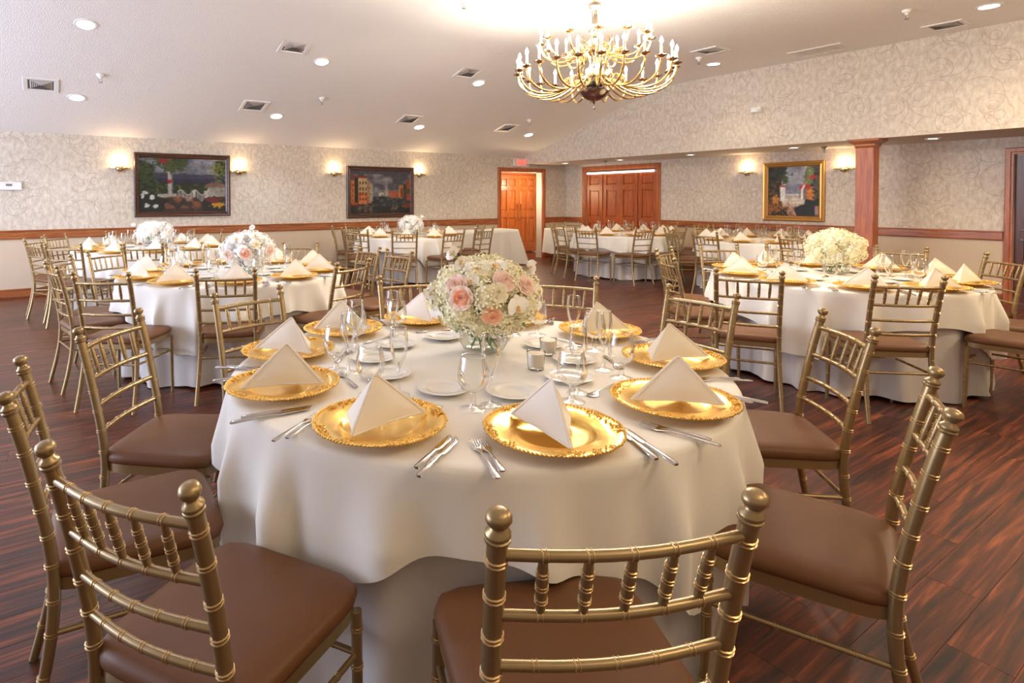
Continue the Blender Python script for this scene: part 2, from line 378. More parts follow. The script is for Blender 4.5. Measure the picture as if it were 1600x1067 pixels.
casing(D0, D1, DH, .09, 'trim_5', M['trimz']); casing(B0, B1, BH, .1, 'trim_6', M['trimz'], 'u', U0); casing(E0, E1, EH, .08, 'trim_7', M['trimz'], 'u', U0)

# panelled door leaf: origin bottom left corner, +x across, +z up, front faces -y
def leaf_parts(w, h, cols, rows, mat, parent, th=.04, rail=.085, mid=None):
    """stiles, rails and raised panels; rows = list of (z0,z1) fractions"""
    inner = (w-rail*(cols+1))/cols
    mb = MB()
    for c in range(cols+1):
        x = c*(inner+rail); mb.box((x, 0, 0), (x+rail, th, h))
    zs = [0]+[v for r in rows for v in r]+[h]
    for i in range(0, len(zs), 2):
        for c in range(cols):
            x = rail+c*(inner+rail); mb.box((x, .001, zs[i]), (x+inner, th-.001, zs[i+1]))
    mb.obj('door_frame', mat, parent, smooth=False)
    for (z0, z1) in rows:
        for c in range(cols):
            x = rail+c*(inner+rail); b = min(.035, inner*.22)
            p = MB(); p.rings([[(x, .022, z0), (x+inner, .022, z0), (x+inner, .022, z1), (x, .022, z1)], [(x+.010, .032, z0+.010), (x+inner-.010, .032, z0+.010), (x+inner-.010, .032, z1-.010), (x+.010, .032, z1-.010)],
                               [(x+b, .008, z0+b), (x+inner-b, .008, z0+b), (x+inner-b, .008, z1-b), (x+b, .008, z1-b)]], True, True)
            p.obj('door_panel', mat, parent, smooth=False)
# exit vestibule behind the opening in the back wall
VD = 11.1
d1 = struct(empty('door_1', (0, 0, 0)))
mb = MB()
mb.box((D1-.012, V0+.002, .1), (D1+.006, V0+.17, DH), 0); mb.box((D1-.02, V0+.002, 0), (D1+.006, V0+.175, .1), 0)
mb.box((D0-.12, V0+.15, 0), (D0, V0+.2, 2.2), 0)
struct(mb.obj('wall_vestibule', plain('jamb_paint', (.50, .47, .43), .5), smooth=False))
mb = MB(); mb.box((D0-.9, V0+.14, 2.03), (U0+1.2, VD+.3, 2.1)); struct(mb.obj('ceiling.002', plain('vestibule_ceiling', (.75, .68, .6), .7), smooth=False))
mb = MB(); mb.box((D1+.12, V0+.16, 0), (U0+1.2, V0+.2, 2.1)); mb.box((D0-1.0, VD+.06, 0), (U0+1.4, VD+.12, 2.2)); mb.box((D0-1.0, V0+.15, 0), (D0-.9, VD+.1, 2.1)); struct(mb.obj('wall_vestibule.001', M['paint'], smooth=False))
lw_ = .64; xm = 10.03
rows6 = [(.22, .86), (1.04, 1.55), (1.64, 1.84)]
for nm, x0 in (('left', xm-lw_), ('right', xm+.004)):
    e = empty('door_leaf', (x0, VD, 0.01)); e.parent = d1
    leaf_parts(lw_, 1.93, 2, rows6, M['door'], e)
    hb = MB(); hx = lw_-.05 if nm == 'left' else .05
    hb.tube([(hx, -.005, .80), (hx, -.05, .82), (hx, -.05, 1.20), (hx, -.005, 1.22)], .014, 8); hb.obj('door_handle', M['brass'], e)
mb = MB(); mb.box((xm-lw_-.3, VD-.01, 0), (xm-lw_-.004, VD+.05, 2.02)); mb.box((xm+lw_+.008, VD-.01, 0), (xm+lw_+.1, VD+.05, 2.02)); mb.box((xm-lw_-.3, VD-.012, 1.95), (xm+lw_+.1, VD+.05, 2.03)); mb.obj('door_frame', M['trimz'], d1, smooth=False)
# bifold doors on the right wall
d2 = struct(empty('door_2', (0, 0, 0)))
n = 4; wleaf = (B1-B0)/n
for i in range(n):
    a = (1 if i % 2 else -1)*R(3.5)
    e = empty('door_leaf', (U0+.018, B1-i*wleaf-(0 if i % 2 == 0 else 0), .01), -PI/2); e.parent = d2
    e.location.x += (.012 if i % 2 else -.004)
    leaf_parts(wleaf-.006, 1.93, 1, [(.20, .93), (1.05, 1.52), (1.62, 1.82)] if False else [(.18, .80), (.93, 1.53), (1.63, 1.84)], M['door2'], e)
mb = MB(); mb.tube([(U0-.055, B0+.02, 1.905), (U0-.055, B1-.08, 1.905)], .022, 10)
tag(mb.obj('tube_light', M['tube']), 'long white lit tube lamp across the top of the four closed red doors', 'lamp')
mb = MB(); mb.box((U0+.12, B0-.2, 0), (U0+.16, B1+.2, 2.1)); struct(mb.obj('wall_closet', M['darkdoor'], smooth=False))
# door at the right edge
d3 = struct(empty('door_3', (0, 0, 0)))
e = empty('door_leaf', (U0+.05, E1-.004, .01), -PI/2); e.parent = d3
leaf_parts(E1-E0-.01, EH-.02, 2, [(.2, .8), (.96, 1.45), (1.55, 1.78)], M['darkdoor'], e)
hb = MB(); hb.tube([(.07, -.002, .93), (.07, -.06, .93), (.17, -.06, .93)], .011, 8); hb.lathe([(.03, 0), (.03, .012), (.0, .013)], 12, (.07, -.008, .80)); hb.obj('door_handle', M['steel'], e)
# wooden column under the bulkhead
col = empty('wooden_column', (9.10, 3.315, 0), 0, 'tall square red oak column with capital under the wallpapered bulkhead', 'column')
mb = MB(); mb.box((-.085, -.10, .12), (.085, .10, 2.03)); mb.obj('shaft', M['trimz'], col, smooth=False)
mb = MB(); mb.rings([[(-x, -y, z), (x, -y, z), (x, y, z), (-x, y, z)] for x, y, z in ((.087, .102, 2.0), (.10, .115, 2.03), (.10, .115, 2.045), (.15, .17, 2.085), (.155, .175, 2.114))]); mb.obj('capital', M['trimy'], col, smooth=False)
mb = MB(); mb.rings([[(-x, -y, z), (x, -y, z), (x, y, z), (-x, y, z)] for x, y, z in ((.10, .115, 0), (.10, .115, .11), (.087, .102, .13))]); mb.obj('plinth', M['trimz'], col, smooth=False)

# ------------------------------------------------------------------ paintings (flat painted canvases, colour per vertex)
def canvas(W, H):
    a = np.zeros((H, W, 3)); yy, xx = np.mgrid[0:H, 0:W]; return a, xx/(W-1), 1-yy/(H-1)   # y up
rng = np.random.default_rng(5)
def noise(H, W, cells):
    g_ = rng.random((cells+2, cells+2)); y = np.linspace(0, cells, H); x = np.linspace(0, cells, W)
    yi, xi = y.astype(int), x.astype(int); fy, fx = (y-yi)[:, None], (x-xi)[None]
    return (g_[yi][:, xi]*(1-fy)*(1-fx)+g_[yi+1][:, xi]*fy*(1-fx)+g_[yi][:, xi+1]*(1-fy)*fx+g_[yi+1][:, xi+1]*fy*fx)
def put(a, mask, c, s=1.0):
    m_ = np.clip(mask.astype(float)*s, 0, 1)[..., None]; a[:] = a*(1-m_)+np.array(c)*m_
def blob(x, y, cx, cy, rx, ry, nz=None, k=.5):
    d = ((x-cx)/rx)**2+((y-cy)/ry)**2
    if nz is not None: d = d+(nz-.5)*k*4
    return d < 1
def rect(x, y, x0, x1, y0, y1): return (x > x0) & (x < x1) & (y > y0) & (y < y1)
def paint_villa():
    W, H = 190, 126; a, x, y = canvas(W, H); n1 = noise(H, W, 14); n2 = noise(H, W, 40); n3 = noise(H, W, 6)
    a[:] = np.array([.20, .21, .27])+(n3[..., None]*.55+n1[..., None]*.3-.3)*np.array([.6, .58, .55])*(y[..., None] > .6)
    put(a, y < .72+.04*n1-.06*x, (.09, .09, .15)); put(a, y < .62, (.045, .04, .12)); put(a, (y < .56), (.03, .03, .07))
    put(a, y < .50+.06*n1, (.03, .05, .015)); put(a, (y < .52) & (n2 > .62), (.14, .20, .03)); put(a, (y < .46) & (n2 > .8), (.30, .04, .02), .7)
    put(a, y < .33+.03*n1, (.08, .055, .05)); put(a, (y < .30) & (y > .06) & (np.abs(x-.45) < .33) & (n1 > .45), (.36, .15, .06), .8); put(a, (y < .2) & (n2 > .7), (.16, .10, .12), .6)
    put(a, rect(x, y, .78, 1, .28, .50) & (y < .5-.25*np.abs(x-.86)), (.42, .40, .34)); put(a, rect(x, y, .76, 1, .46, .56) & (y < .58-.5*np.abs(x-.88)), (.30, .18, .14))
    for i in range(26):
        cx = .42+i*.018; hh = .33+.05*math.sin(i*.7); put(a, rect(x, y, cx, cx+.008, hh-.09, hh+.01), (.55, .55, .50))
    put(a, np.abs(y-(.36+.045*np.sin((x-.42)*38))) < .012*((x > .42) & (x < .80)), (.62, .62, .58)); put(a, rect(x, y, .60, .63, .27, .40) | rect(x, y, .74, .78, .27, .40), (.60, .60, .56))
    put(a, rect(x, y, .315, .375, .30, .97), (.55, .53, .50)); put(a, rect(x, y, .355, .375, .30, .97), (.25, .23, .24)); put(a, rect(x, y, .28, .41, .28, .34), (.5, .48, .45)); put(a, rect(x, y, .20, .30, .27, .33), (.5, .5, .46))
    put(a, blob(x, y, .36, .92, .17, .17, n2, .45), (.04, .07, .02)); put(a, blob(x, y, .36, .92, .15, .15, n2, 1.2), (.16, .20, .05), .7); put(a, (blob(x, y, .26, .95, .05, .05, n2) | blob(x, y, .33, .57, .035, .04, n2)), (.42, .03, .04))
    put(a, blob(x, y, .0, .62, .16, .34, n1, .4), (.025, .04, .015)); put(a, blob(x, y, .04, .60, .13, .3, n2, 1.3), (.10, .16, .04), .7)
    put(a, blob(x, y, .97, .85, .13, .22, n1, .5), (.035, .05, .015)); put(a, blob(x, y, .95, .80, .1, .18, n2, 1.2), (.30, .33, .05), .7)
    put(a, blob(x, y, .10, .08, .2, .26, n1, .4), (.015, .025, .015)); put(a, blob(x, y, .90, .10, .16, .17, n1, .4), (.03, .03, .02)); put(a, blob(x, y, .9, .12, .08, .05, n2, .8), (.6, .36, .03)); put(a, blob(x, y, .84, .22, .09, .05, n2, .6), (.25, .02, .02))
    for cx, cy in ((.08, .11), (.17, .10), (.04, .30), (.06, .35), (.14, .27)): put(a, blob(x, y, cx, cy, .028, .045, n2, .5), (.75, .76, .72))
    return a
def paint_canal():
    W, H = 170, 120; a, x, y = canvas(W, H); n1 = noise(H, W, 12); n2 = noise(H, W, 40); n3 = noise(H, W, 5)
    a[:] = np.array([.13, .125, .16])+np.clip(n3*.6+n1*.5-.55, 0, 1)[..., None]*np.array([.9, .88, .85])*(y[..., None] < .92)
    put(a, y < .56, (.30, .31, .34), .7)
    put(a, y < .40, (.055, .065, .075)); put(a, (y < .40) & (n2 > .72), (.22, .24, .25), .7); put(a, y < .16, (.02, .022, .026), .8)
    put(a, rect(x, y, .0, .06, .2, .78), (.62, .25, .06)); put(a, rect(x, y, .06, .12, .18, .86), (.03, .02, .02)); put(a, rect(x, y, .12, .27, .2, .84), (.62, .46, .28)); put(a, rect(x, y, .12, .27, .2, .50), (.65, .26, .08)); put(a, rect(x, y, 0, .27, .83, .88), (.30, .07, .04))
    put(a, rect(x, y, .28, .34, .24, .72), (.50, .25, .14)); put(a, rect(x, y, .31, .36, .26, .68), (.45, .40, .34))
    for cx in (.15, .20, .245):
        for cy in (.34, .46, .58, .72): put(a, rect(x, y, cx-.012, cx+.012, cy-.035, cy+.03), (.14, .05, .03))
    for cy in (.3, .42, .54, .66): put(a, rect(x, y, .025, .04, cy-.03, cy+.03), (.2, .06, .02))
    put(a, rect(x, y, .93, 1, .3, .80), (.42, .12, .05)); put(a, rect(x, y, .80, .89, .36, .68), (.50, .33, .14)); put(a, rect(x, y, .88, .94, .34, .70), (.10, .09, .06)); put(a, rect(x, y, .83, .87, .38, .6), (.32, .06, .03))
    put(a, rect(x, y, .61, .80, .38, .53) & (n2 < .8), (.50, .17, .10)); put(a, rect(x, y, .56, .62, .40, .54), (.45, .42, .38)); put(a, rect(x, y, .46, .55, .42, .49), (.60, .55, .45))
    put(a, blob(x, y, .59, .57, .025, .07), (.40, .33, .33)); put(a, rect(x, y, .645, .655, .5, .66), (.2, .15, .13))
    put(a, blob(x, y, .74, .40, .06, .06) & ~blob(x, y, .74, .38, .03, .04), (.5, .15, .07)); put(a, blob(x, y, .95, .52, .06, .05, n2), (.10, .13, .03)); put(a, blob(x, y, .95, .18, .08, .05, n2), (.30, .10, .06))
    put(a, rect(x, y, .0, .32, .20, .225), (.04, .02, .02)); put(a, blob(x, y, .06, .23, .06, .03, n2), (.5, .1, .04))
    for cx, cy in ((.42, .30), (.47, .24), (.38, .27), (.52, .38)): put(a, blob(x, y, cx, cy, .06, .014), (.015, .018, .02)); put(a, rect(x, y, cx-.01, cx+.005, cy, cy+.07), (.03, .03, .03))
    for cx in (.14, .24, .33, .70, .76): put(a, blob(x, y, cx, .12, .03, .08, n2, 1.0), (.38, .26, .18), .5)
    return a
def paint_path():
    W, H = 130, 126; a, x, y = canvas(W, H); n1 = noise(H, W, 12); n2 = noise(H, W, 36); n3 = noise(H, W, 5)
    a[:] = np.array([.42, .44, .50])+(n3[..., None]-.5)*np.array([.5, .5, .48])
    put(a, (y < .66-.25*np.abs(x-.62)), (.22, .23, .30)); put(a, y < .52, (.26, .28, .36), .8)
    put(a, y < .42, (.40, .32, .26)); put(a, (y < .36) & (np.abs(x-.5) < .28) & (n1 > .35), (.62, .56, .47)); put(a, (y < .20), (.20, .12, .10)); put(a, (y < .24) & (np.abs(x-.48) < .2) & (n2 > .5), (.55, .35, .28), .7)
    for cy in (.38, .30, .23): put(a, rect(x, y, .34, .66, cy, cy+.008), (.22, .2, .2))
    put(a, rect(x, y, .36, .62, .43, .445) | rect(x, y, .36, .62, .36, .37), (.75, .75, .74))
    for i in range(9): put(a, rect(x, y, .37+i*.028, .378+i*.028, .37, .43), (.75, .75, .74))
    put(a, x < .25+.05*n1, (.03, .03, .025)); put(a, (x < .26) & (n2 > .6), (.22, .11, .04), .8); put(a, (x < .22) & (y > .45) & (n2 > .7), (.08, .09, .03))
    put(a, blob(x, y, .14, .9, .30, .16, n1, .4), (.02, .025, .025)); put(a, blob(x, y, .2, .85, .2, .12, n2, 1.2), (.05, .06, .05), .7)
    put(a, rect(x, y, .25, .35, .30, .62), (.72, .72, .70)); put(a, rect(x, y, .23, .36, .59, .63), (.42, .10, .05)); put(a, rect(x, y, .29, .35, .63, .78), (.6, .6, .58)); put(a, blob(x, y, .35, .76, .06, .1, n2), (.07, .10, .03))
    put(a, blob(x, y, .97, .60, .17, .5, n1, .3), (.03, .035, .03)); put(a, blob(x, y, .92, .6, .14, .4, n2, 1.4), (.18, .16, .15), .5); put(a, blob(x, y, .80, .82, .09, .18, n2, .6), (.20, .25, .10))
    put(a, rect(x, y, .63, .86, .52, .66) & (y < .64-.8*np.abs(x-.74)+.04), (.45, .04, .03)); put(a, rect(x, y, .67, .84, .33, .55), (.22, .16, .16)); put(a, np.abs(x-(.68+.25*np.clip(y-.52, 0, 1)*1.6)) < .02*((y > .34) & (y < .64)), (.78, .76, .72))
    put(a, blob(x, y, .88, .78, .07, .04, n2), (.5, .06, .04)); put(a, blob(x, y, .84, .42, .07, .14, n2, .7), (.60, .22, .03)); put(a, blob(x, y, .16, .32, .07, .10, n2, .6), (.55, .25, .05))
    put(a, blob(x, y, .10, .08, .3, .18, n1, .3), (.02, .02, .015)); put(a, blob(x, y, .13, .14, .22, .10, n2, 1.6), (.40, .16, .03), .7); put(a, blob(x, y, .86, .14, .28, .22, n1, .3), (.02, .025, .03)); put(a, rect(x, y, .93, 1, .02, .2), (.35, .22, .22))
    return a
def painting(name, arr, corners, at, plane, fmat, fw_, label, gain=.9):
    (a0, z0), (a1, z1) = corners   # lower-left and upper-right in wall coordinates as the camera sees it
    e = empty(name, (0, 0, 0), 0, label, 'painting')
    W, Hh = abs(a1-a0), z1-z0
    if plane == 'v': e.location = (a0, at-.002, z0)
    else: e.location = (at-.002, a0, z0); e.rotation_euler = (0, 0, -PI/2)
    prof = [(0, 0), (0, .03), (fw_*.15, .042), (fw_*.4, .036), (fw_*.55, .026), (fw_*.75, .030), (fw_, .012), (fw_, 0)]
    rings = []
    for (sx, sz) in ((0, 0), (1, 0), (1, 1), (0, 1), (0, 0)):
        rings.append([((a if not sx else W-a), -d, (a if not sz else Hh-a)) for a, d in prof])
    mb = MB(); mb.rings(rings, True, False)
    mb.obj('frame', fmat, e, smooth=False)
    pass
    H, Wn = arr.shape[:2]; arr = arr*(.55+.45*noise(H, Wn, 60)+.25*(noise(H, Wn, 25)-.5))[..., None]
    for _ in range(2): arr[1:-1, 1:-1] = (arr[1:-1, 1:-1]*2+arr[2:, 1:-1]+arr[:-2, 1:-1]+arr[1:-1, 2:]+arr[1:-1, :-2])/6
    arr = np.clip(arr, 0, 1)**(1.35 if gain < 1 else 1.1)*gain; iw, ih = W-2*fw_, Hh-2*fw_
    mb = MB(); mb.grid(lambda s, t_: (fw_+s*iw, -.012, fw_+t_*ih), Wn-1, H-1)
    me = mb.mesh('canvas', M['paintings'], smooth=False)
    ca = me.color_attributes.new('paint', 'FLOAT_COLOR', 'POINT')
    rgba = np.ones((H, Wn, 4)); rgba[..., :3] = np.clip(arr[::-1], 0, 1); ca.data.foreach_set('color', rgba.ravel())
    sub('canvas', me, e)
painting('painting', paint_villa(), ((1.14, 1.075), (2.56, 2.05)), V0, 'v', M['dframe'], .075, 'dark framed landscape of a white villa terrace with column, sea behind')
painting('painting', paint_canal(), ((4.65, .99), (6.09, 1.95)), V0, 'v', M['dframe'], .08, 'dark framed canal scene with orange buildings either side of grey water')
painting('painting', paint_path(), ((5.258, .971), (4.312, 1.944)), U0, 'u', M['gframe'], .085, 'gilt framed painting of a garden path between white walls, nearly square', 1.25)

# ------------------------------------------------------------------ wall sconces
def sconce(loc, rz, label):
    e = empty('wall_sconce', loc, rz, label, 'sconce', 'uplighter wall sconces')
    mb = MB(); mb.rings([[(a*math.cos(t_), -.012-.09*math.sin(t_) if k else 0-.09*math.sin(t_)*.96, z) for t_ in [PI*i/12 for i in range(13)]] for k, (a, z) in enumerate(((.135, 0), (.145, .0), (.145, .012), (.125, .014)))], False, False)
    mb.add([(.14*math.cos(PI*i/12), -.1*math.sin(PI*i/12), .0) for i in range(13)], [tuple(range(13))]); mb.obj('dish_rim', M['brass'], e, smooth=False)
    mb = MB(); mb.rings([[(.062*math.cos(p)*math.cos(t_), -.075*math.cos(p)*math.sin(t_)-.004, .062*math.sin(p)) for t_ in [PI*i/10 for i in range(11)]] for p in [R(a) for a in (-85, -60, -35, -10, 10, 35, 60, 85)]], False, False); mb.obj('ball', M['silver'], e)
    mb = MB(); mb.box((-.04, -.012, -.06), (.04, 0, .06)); mb.obj('back_plate', M['brass'], e, smooth=False)
    mb = MB(); mb.ball((0, -.055, .052), (.05, .016, .018), 10, 6); mb.obj('lamp', M['sconceglow'], e)
    c = Matrix.Rotation(rz, 4, 'Z')@Vector((0, -.06, .1))
    light('POINT', (loc[0]+c.x, loc[1]+c.y, loc[2]+.10), 3.2, (1.0, .70, .40), shadow_soft_size=.04)
    return e
for x, z, lb in ((.953, 1.80, 'brass uplighter sconce left of the white villa painting'), (2.705, 1.79, 'brass uplighter sconce right of the white villa painting'),
                 (4.409, 1.80, 'brass uplighter sconce left of the canal painting'), (6.231, 1.82, 'brass uplighter sconce right of the canal painting')):
    sconce((x, V0, z), 0, lb)
for v, z, lb in ((5.53, 1.79, 'brass uplighter sconce left of the gilt framed painting'), (4.052, 1.79, 'brass uplighter sconce between gilt framed painting and wooden column')):
    sconce((U0, v, z), -PI/2, lb)

# ------------------------------------------------------------------ ceiling fittings
SLROT = math.atan(SL)
def on_ceiling(u, v): return (u, v, ceil_z(v)), ((-SLROT, 0, 0) if v > VS+.3 else (0, 0, 0))
def can_light(u, v, z=None, label='', power=22, color=MID, r=.085):
    loc, rot = ((u, v, z), (0, 0, 0)) if z else on_ceiling(u, v)
    e = empty('recessed_downlight', loc, 0, label, 'ceiling light', 'round recessed downlights'); e.rotation_euler = rot
    mb = MB(); mb.lathe([(r+.022, -.0005), (r+.020, -.008), (r, -.009), (r-.008, -.002)], 20); mb.obj('trim_ring', M['white'], e)
    mb = MB(); mb.lathe([(r-.006, -.004), (r*.5, -.005), (.002, -.005)], 20); mb.obj('lens', M['can'], e, smooth=False)
    light('SPOT', (loc[0], loc[1], loc[2]-.03), power, color, (0, 0, 0), spot_size=R(125), spot_blend=.6, shadow_soft_size=.07)
CL = [(.379, 6.861, 'far left one near the ceiling crease'), (2.986, 6.965, 'second from left in the upper row'), (5.513, 6.97, 'in the upper row left of the chandelier'),
      (.364, 8.554, 'leftmost of the row near the back wall'), (2.967, 8.646, 'second from left in the row near the back wall'), (5.519, 8.641, 'third from left in the row near the back wall'), (8.058, 8.606, 'rightmost of the row near the back wall')]
for u, v, lb in CL: can_light(u, v, None, 'round lit downlight in white ceiling, '+lb, 46 if u < 4 else 34, (.92, .94, 1.0) if u < 4 else MID)
can_light(8.177, 4.883, None, 'round lit downlight in textured ceiling right of the chandelier', 20, WARM)
can_light(8.097, 1.923, None, 'round lit downlight in textured ceiling at top right corner', 26, WARM)
for u, v, lb in ((9.534, 9.039, 'nearest the room corner'), (9.597, 7.642, 'above the four closed red doors'), (9.573, 6.124, 'right of the closed red doors'), (9.588, 4.441, 'above the gilt framed painting'), (9.646, 2.801, 'right of the column')):
    can_light(u, v, HS, 'small lit downlight in the low soffit, '+lb, 10, WARM, .06)
# grid lamps that sit outside the frame
for u, v in ((.4, 3.9), (3.0, 4.2), (5.5, 2.2)):
    light('SPOT', (u, v, HC-.05), 40 if u > 2 else 36, (MID if u > 2 else COOL), (0, 0, 0), spot_size=R(120), spot_blend=.7, shadow_soft_size=.08)
def vent(u, v, label, w_=.36, slats=True):
    loc, rot = on_ceiling(u, v)
    e = empty('air_vent', loc, 0, label, 'vent', 'square ceiling air vents'); e.rotation_euler = rot
    h = w_/2
    mb = MB(); mb.rings([[(-a, -a, z), (a, -a, z), (a, a, z), (-a, a, z)] for a, z in ((h, -.001), (h-.004, -.012), (h-.045, -.010), (h-.05, .0))], True, False); mb.obj('frame', M['white'], e, smooth=False)
    mb = MB(); mb.box((-h+.05, -h+.05, -.001), (h-.05, h-.05, .0)); mb.obj('backing', M['ventback'], e, smooth=False)
    s = h-.05; nn = 7
    for q in range(4):   # four-way louvres round a small centre square
        for i in range(1, nn):
            a = s*(i/nn); mb = MB()
            mb.add([(-a, a, -.002), (a, a, -.002), (a-.014, a-.014, -.011), (-a+.014, a-.014, -.011), (-a, a+.002, -.003), (a, a+.002, -.003)], [(0, 1, 2, 3), (3, 2, 1, 0)])
            key = ('louvre', i)
            if key not in VM: VM[key] = mb.mesh('louvre', M['vent'], smooth=False)
            sub('louvre', VM[key], e, None, (0, 0, q*PI/2))
VM = {}
for u, v, lb in ((-.01, 8.287, 'at far left near the back wall'), (2.535, 6.70, 'on the slope, second column from left, upper'), (2.543, 8.364, 'second column from left, lower, above the villa painting'),
                 (5.136, 6.714, 'just above the lit downlight left of chandelier'), (5.146, 8.375, 'on the slope above the canal painting'), (7.294, 8.376, 'on the slope left of the exit sign'),
                 (7.40, 4.466, 'on the flat ceiling right of the chandelier'), (8.58, 2.391, 'at top right near the corner downlight'), (-.02, 6.50, 'cut by the top edge at far left')):
    vent(u, v, 'square white louvred air vent '+lb)
e = empty('return_grille', (8.584, 3.674, HC), 0, 'flat rectangular white grille on the ceiling beside the bulkhead', 'vent')
mb = MB(); mb.rings([[(-x, -y, z), (x, -y, z), (x, y, z), (-x, y, z)] for x, y, z in ((.20, .32, -.001), (.19, .31, -.014), (.165, .285, -.014), (.16, .28, -.006))]); mb.obj('frame', M['white'], e, smooth=False)
for i in range(14):
    mb = MB(); y = -.26+i*.04; mb.box((-.16, y-.008, -.013), (.16, y+.008, -.007)); mb.obj('slat', M['white'], e, smooth=False)
def sprinkler(u, v, z, label):
    loc, rot = ((u, v, z), (0, 0, 0)) if z else on_ceiling(u, v)
    e = empty('sprinkler_head', loc, 0, label, 'sprinkler', 'white pendent fire sprinklers')
    m_ = M['white'] if not z else M['grey']
    mb = MB(); mb.lathe([(.045, .01), (.045, -.006), (.03, -.03), (.018, -.034), (.014, -.05)], 14); mb.obj('cup', m_, e)
    mb = MB(); mb.tube([(-.014, 0, -.05), (-.016, 0, -.075), (0, 0, -.09)], .004, 6); mb.tube([(.014, 0, -.05), (.016, 0, -.075), (0, 0, -.09)], .004, 6); mb.obj('yoke', M['grey'], e)
    mb = MB(); mb.lathe([(.002, -.088), (.022, -.090), (.022, -.094), (.002, -.096)], 10); mb.obj('deflector', M['grey'], e)
for u, v, lb in ((.581, 7.897, 'at far left'), (3.397, 7.929, 'between the two paintings'), (7.489, 7.983, 'above the exit door'), (3.47, 4.62, 'at the top edge left of the chandelier'), (7.635, 4.772, 'right of the chandelier'), (7.543, 2.42, 'at top right')):
    sprinkler(u, v, None, 'small white sprinkler head on the ceiling '+lb)
sprinkler(9.8, 4.117, HS, 'dark sprinkler head under soffit above the gilt framed painting'); sprinkler(9.597, 8.004, HS, 'dark sprinkler head under soffit above the closed red doors')
# exit sign, thermostat, bulkhead emergency lamp
e = empty('exit_sign', (8.90, V0-.02, 2.145), 0, 'lit sign reading EXIT in red above the open door', 'sign')
mb = MB(); mb.box((-.215, -.03, -.09), (.215, .02, .09)); mb.obj('box', M['exitw'], e, smooth=False)
def letter(strokes, x):
    mb = MB()
    for (x0, z0, x1, z1) in strokes:
        if x0 == x1 or z0 == z1: mb.box((x+min(x0, x1)-.008, -.036, min(z0, z1)-.008), (x+max(x0, x1)+.008, -.0302, max(z0, z1)+.008))
        else:
            d = Vector((x1-x0, 0, z1-z0)).normalized(); nrm = Vector((d.z, 0, -d.x))*.009; p, q = Vector((x+x0, 0, z0)), Vector((x+x1, 0, z1))
            pts = [p-nrm, p+nrm, q+nrm, q-nrm]; mb.rings([[(a.x, y, a.z) for a in pts] for y in (-.036, -.0302)])
    mb.obj('letter', M['exitred'], e, smooth=False)
L_ = .05
letter([(0, -L_, 0, L_), (0, L_, .05, L_), (0, 0, .04, 0), (0, -L_, .05, -L_)], -.13); letter([(0, -L_, .055, L_), (0, L_, .055, -L_)], -.055); letter([(0, -L_, 0, L_)], .035); letter([(-.03, L_, .03, L_), (0, L_, 0, -L_)], .10)
e = empty('thermostat', (-.38, V0, 1.525), 0, 'small white thermostat box on the wallpaper at the far left edge', 'thermostat')
mb = MB(); mb.rings([[(-x, y, -z), (x, y, -z), (x, y, z), (-x, y, z)] for x, z, y in ((.13, .055, 0), (.13, .055, -.03), (.12, .047, -.038))]); mb.obj('case', M['white'], e, smooth=False)
mb = MB(); mb.box((-.05, -.041, .0), (.02, -.038, .03)); mb.obj('display', M['grey'], e, smooth=False)
e = empty('motion_sensor', (U1, 4.69, 2.67), -PI/2, 'small white sensor with round eye on the wallpapered bulkhead', 'sensor')
mb = MB(); mb.rings([[(-x, y, -z), (x, y, -z), (x, y, z), (-x, y, z)] for x, z, y in ((.08, .04, 0), (.08, .04, -.04), (.07, .03, -.055))]); mb.obj('case', M['white'], e, smooth=False)
mb = MB(); mb.ball((.05, -.06, .01), .038, 12, 8); mb.obj('eye', M['white'], e)
light('POINT', (9.0, 10.1, 1.5), 30, (1.0, .72, .42), shadow_soft_size=.1)
light('POINT', (10.05, 10.45, 1.7), 22, (1.0, .80, .6), shadow_soft_size=.1)

# ------------------------------------------------------------------ chandelier
CHX, CHY = 4.154, 3.591
ch = empty('chandelier', (CHX, CHY, 0), 0, 'large two-tier brass chandelier with many lit candle lamps', 'chandelier')
mb = MB(); mb.lathe([(.002, 2.135), (.006, 2.145), (.013, 2.165), (.007, 2.185), (.020, 2.205), (.025, 2.215), (.060, 2.226), (.100, 2.246), (.130, 2.274), (.142, 2.298), (.136, 2.306), (.08, 2.325)], 28); mb.obj('bottom_bowl', M['pewter'], ch)
mb = MB(); mb.lathe([(.05, 2.318), (.055, 2.335), (.09, 2.35), (.165, 2.395), (.17, 2.415), (.10, 2.425), (.075, 2.45), (.075, 2.50)], 28); mb.obj('lower_hub', M['pewter'], ch)
mb = MB(); mb.lathe([(.04, 2.50), (.045, 2.52), (.035, 2.56), (.03, 2.60), (.06, 2.64), (.085, 2.68), (.088, 2.72), (.06, 2.75), (.03, 2.78), (.055, 2.83), (.055, 2.86), (.03, 2.89)], 24); mb.obj('upper_hub', M['pewter'], ch)
mb = MB(); mb.lathe([(.026, 2.88), (.024, 3.02), (.030, 3.03), (.056, 3.05), (.060, 3.08), (.035, 3.10), (.02, 3.13), (.008, 3.15)], 20); mb.obj('column', M['silver'], ch)
mb = MB()
for i in range(3):
    z = 3.15+i*.045; mb.tube([(.012*math.cos(t_)*(1 if i % 2 else 0), .012*math.cos(t_)*(0 if i % 2 else 1), z+.022+.028*math.sin(t_)) for t_ in [2*PI*k/10 for k in range(11)]], .004, 6)
mb.lathe([(.065, 3.288), (.06, 3.275), (.02, 3.262), (.006, 3.255)], 18); mb.obj('chain', M['brass'], ch)
